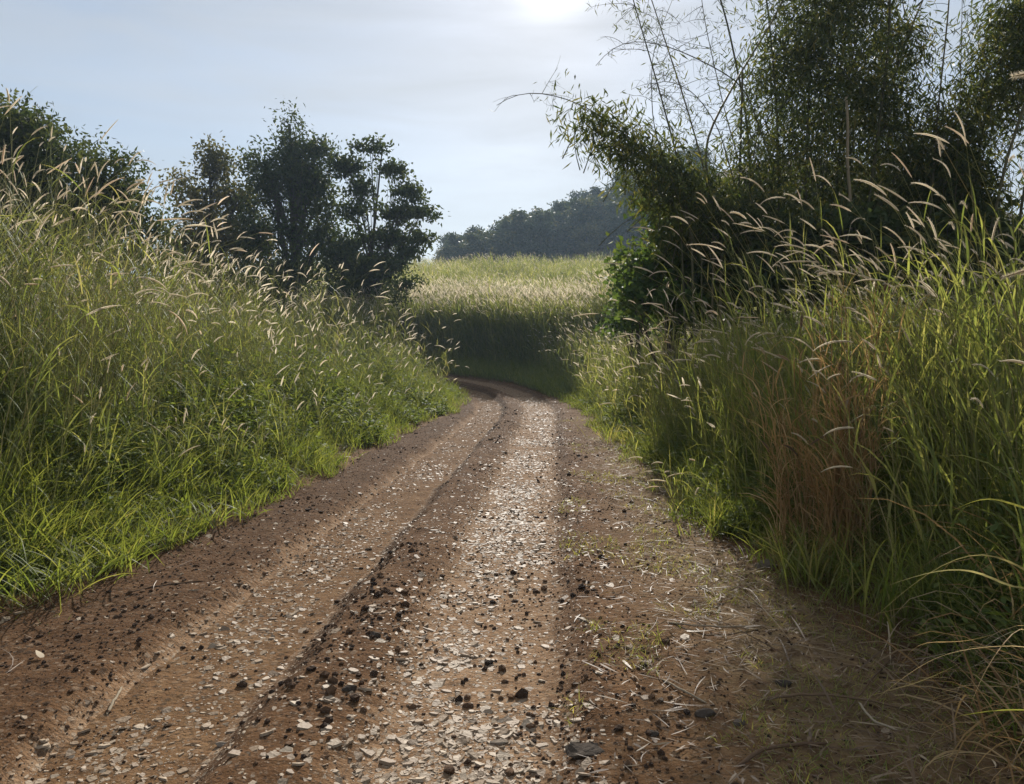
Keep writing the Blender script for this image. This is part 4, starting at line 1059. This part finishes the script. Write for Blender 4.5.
tree('broadleaf_bush', (P(640, 345, d)[0], d, 0), [px_lobe(630, 290, d, 18, 22), px_lobe(648, 270, d, 22, 26), px_lobe(622, 318, d, 14, 16), px_lobe(640, 315, d, 22, 22)],
     M_BUSH, 'low leafy bush at the right end of the far field', .05, 60, 18, .17, .12, .07, cat='bush', stems=3, gap=-.05)

# ------------------------------------------------------------------ light, air, camera
EL, AZ = R(26.0), R(2.9)
world = bpy.data.worlds.new('World'); scene.world = world; world.use_nodes = True
nt = world.node_tree; nt.nodes.clear()
out = nt.nodes.new('ShaderNodeOutputWorld'); bg = nt.nodes.new('ShaderNodeBackground')
sky = nt.nodes.new('ShaderNodeTexSky'); sky.sky_type = 'NISHITA'; sky.sun_disc = False
sky.sun_elevation = EL; sky.sun_rotation = AZ; sky.altitude = 200; sky.air_density = 1.0; sky.dust_density = .35; sky.ozone_density = 1.5
tc = nt.nodes.new('ShaderNodeTexCoord')
# thin wind-drawn cirrus
mp = nt.nodes.new('ShaderNodeMapping'); mp.inputs['Scale'].default_value = (1.2, 1.2, 7.)
nt.links.new(tc.outputs['Generated'], mp.inputs['Vector'])
nz = nt.nodes.new('ShaderNodeTexNoise'); nz.inputs['Scale'].default_value = 2.6; nz.inputs['Detail'].default_value = 7; nz.inputs['Roughness'].default_value = .55; nz.inputs['Distortion'].default_value = .5
nt.links.new(mp.outputs[0], nz.inputs['Vector'])
cl = nt.nodes.new('ShaderNodeMapRange'); cl.inputs['From Min'].default_value = .38; cl.inputs['From Max'].default_value = .8; cl.inputs['To Min'].default_value = .5; cl.inputs['To Max'].default_value = .88
nt.links.new(nz.outputs['Fac'], cl.inputs['Value'])
veil = mixc(nt, cl.outputs[0], sky.outputs[0], (4.85, 5.05, 5.3))
# bright aureole of the veiled sun
dot = nt.nodes.new('ShaderNodeVectorMath'); dot.operation = 'DOT_PRODUCT'
sd = Vector((math.sin(AZ) * math.cos(EL), math.cos(AZ) * math.cos(EL), math.sin(EL)))
nt.links.new(tc.outputs['Generated'], dot.inputs[0]); dot.inputs[1].default_value = sd
p1 = math_(nt, 'MULTIPLY', math_(nt, 'POWER', math_(nt, 'MAXIMUM', dot.outputs['Value'], 0.), 1100.), 7.)
p2 = math_(nt, 'MULTIPLY', math_(nt, 'POWER', math_(nt, 'MAXIMUM', dot.outputs['Value'], 0.), 12.), .55)
gl = mixc(nt, 1., (1., .98, .95), math_(nt, 'ADD', p1, p2), 'MULTIPLY')
wisp = nt.nodes.new('ShaderNodeMapRange'); wisp.inputs['From Min'].default_value = .3; wisp.inputs['From Max'].default_value = .7; wisp.inputs['To Min'].default_value = .97; wisp.inputs['To Max'].default_value = 1.06
mp2 = nt.nodes.new('ShaderNodeMapping'); mp2.inputs['Scale'].default_value = (1., 1.6, 9.); mp2.inputs['Rotation'].default_value = (0, R(6), 0)
nt.links.new(tc.outputs['Generated'], mp2.inputs['Vector'])
nz2 = nt.nodes.new('ShaderNodeTexNoise'); nz2.inputs['Scale'].default_value = 2.1; nz2.inputs['Detail'].default_value = 8; nz2.inputs['Distortion'].default_value = .8
nt.links.new(mp2.outputs[0], nz2.inputs['Vector']); nt.links.new(nz2.outputs['Fac'], wisp.inputs['Value'])
veil = mixc(nt, 1., veil, wisp.outputs[0], 'MULTIPLY')
tot = mixc(nt, 1., veil, gl, 'ADD')
nt.links.new(tot, bg.inputs['Color']); bg.inputs['Strength'].default_value = .073
nt.links.new(bg.outputs[0], out.inputs['Surface'])

sun = bpy.data.lights.new('sun', 'SUN'); sun.energy = 5.0; sun.angle = R(.6); sun.color = (1, .95, .87)
so = bpy.data.objects.new('sun', sun); COL.objects.link(so); so.rotation_euler = sd.to_track_quat('Z', 'Y').to_euler(); so.location = (0, 40, 60)

# the air
HAZE = True
if HAZE:
    a = Acc()
    x0, x1, y0, y1, z0, z1 = -150, 220, -20, 330, -12, 62
    v = np.array([(x, y, z) for z in (z0, z1) for (x, y) in ((x0, y0), (x1, y0), (x1, y1), (x0, y1))])
    a.add(v, [(0, 3, 2, 1), (4, 5, 6, 7), (0, 1, 5, 4), (1, 2, 6, 5), (2, 3, 7, 6), (3, 0, 4, 7)])
    m, nt, out = newmat('air')
    pv = nt.nodes.new('ShaderNodeVolumePrincipled'); pv.inputs['Color'].default_value = (.6, .79, 1., 1); pv.inputs['Density'].default_value = .00068; pv.inputs['Anisotropy'].default_value = .2
    nt.links.new(pv.outputs[0], out.inputs['Volume'])
    hz = a.obj('haze', [m], smooth=False); tag(hz, 'thin morning haze over the valley', 'haze', kind='stuff')

cam = bpy.data.cameras.new('camera'); co = bpy.data.objects.new('camera', cam); COL.objects.link(co)
cam.sensor_width = 36; cam.lens = F / 1024 * 36; cam.clip_start = .05; cam.clip_end = 6000
pitch = math.atan((392 - HOR) / F)
co.location = (0, 0, CAM_H); co.rotation_euler = (PI / 2 - pitch, 0, 0)
scene.camera = co

vs = scene.view_settings; vs.view_transform = 'Standard'; vs.look = 'None'; vs.exposure = .65; vs.gamma = 1; vs.use_curve_mapping = False
c = scene.cycles
c.max_bounces = 7; c.diffuse_bounces = 3; c.glossy_bounces = 2; c.transmission_bounces = 4; c.transparent_max_bounces = 4; c.volume_bounces = 0
c.use_denoising = True; c.sample_clamp_indirect = 6
c.caustics_reflective = False; c.caustics_refractive = False
print('QUADS', sum(len(o.data.polygons) for o in scene.objects if o.type == 'MESH'), 'OBJS', len(scene.objects))
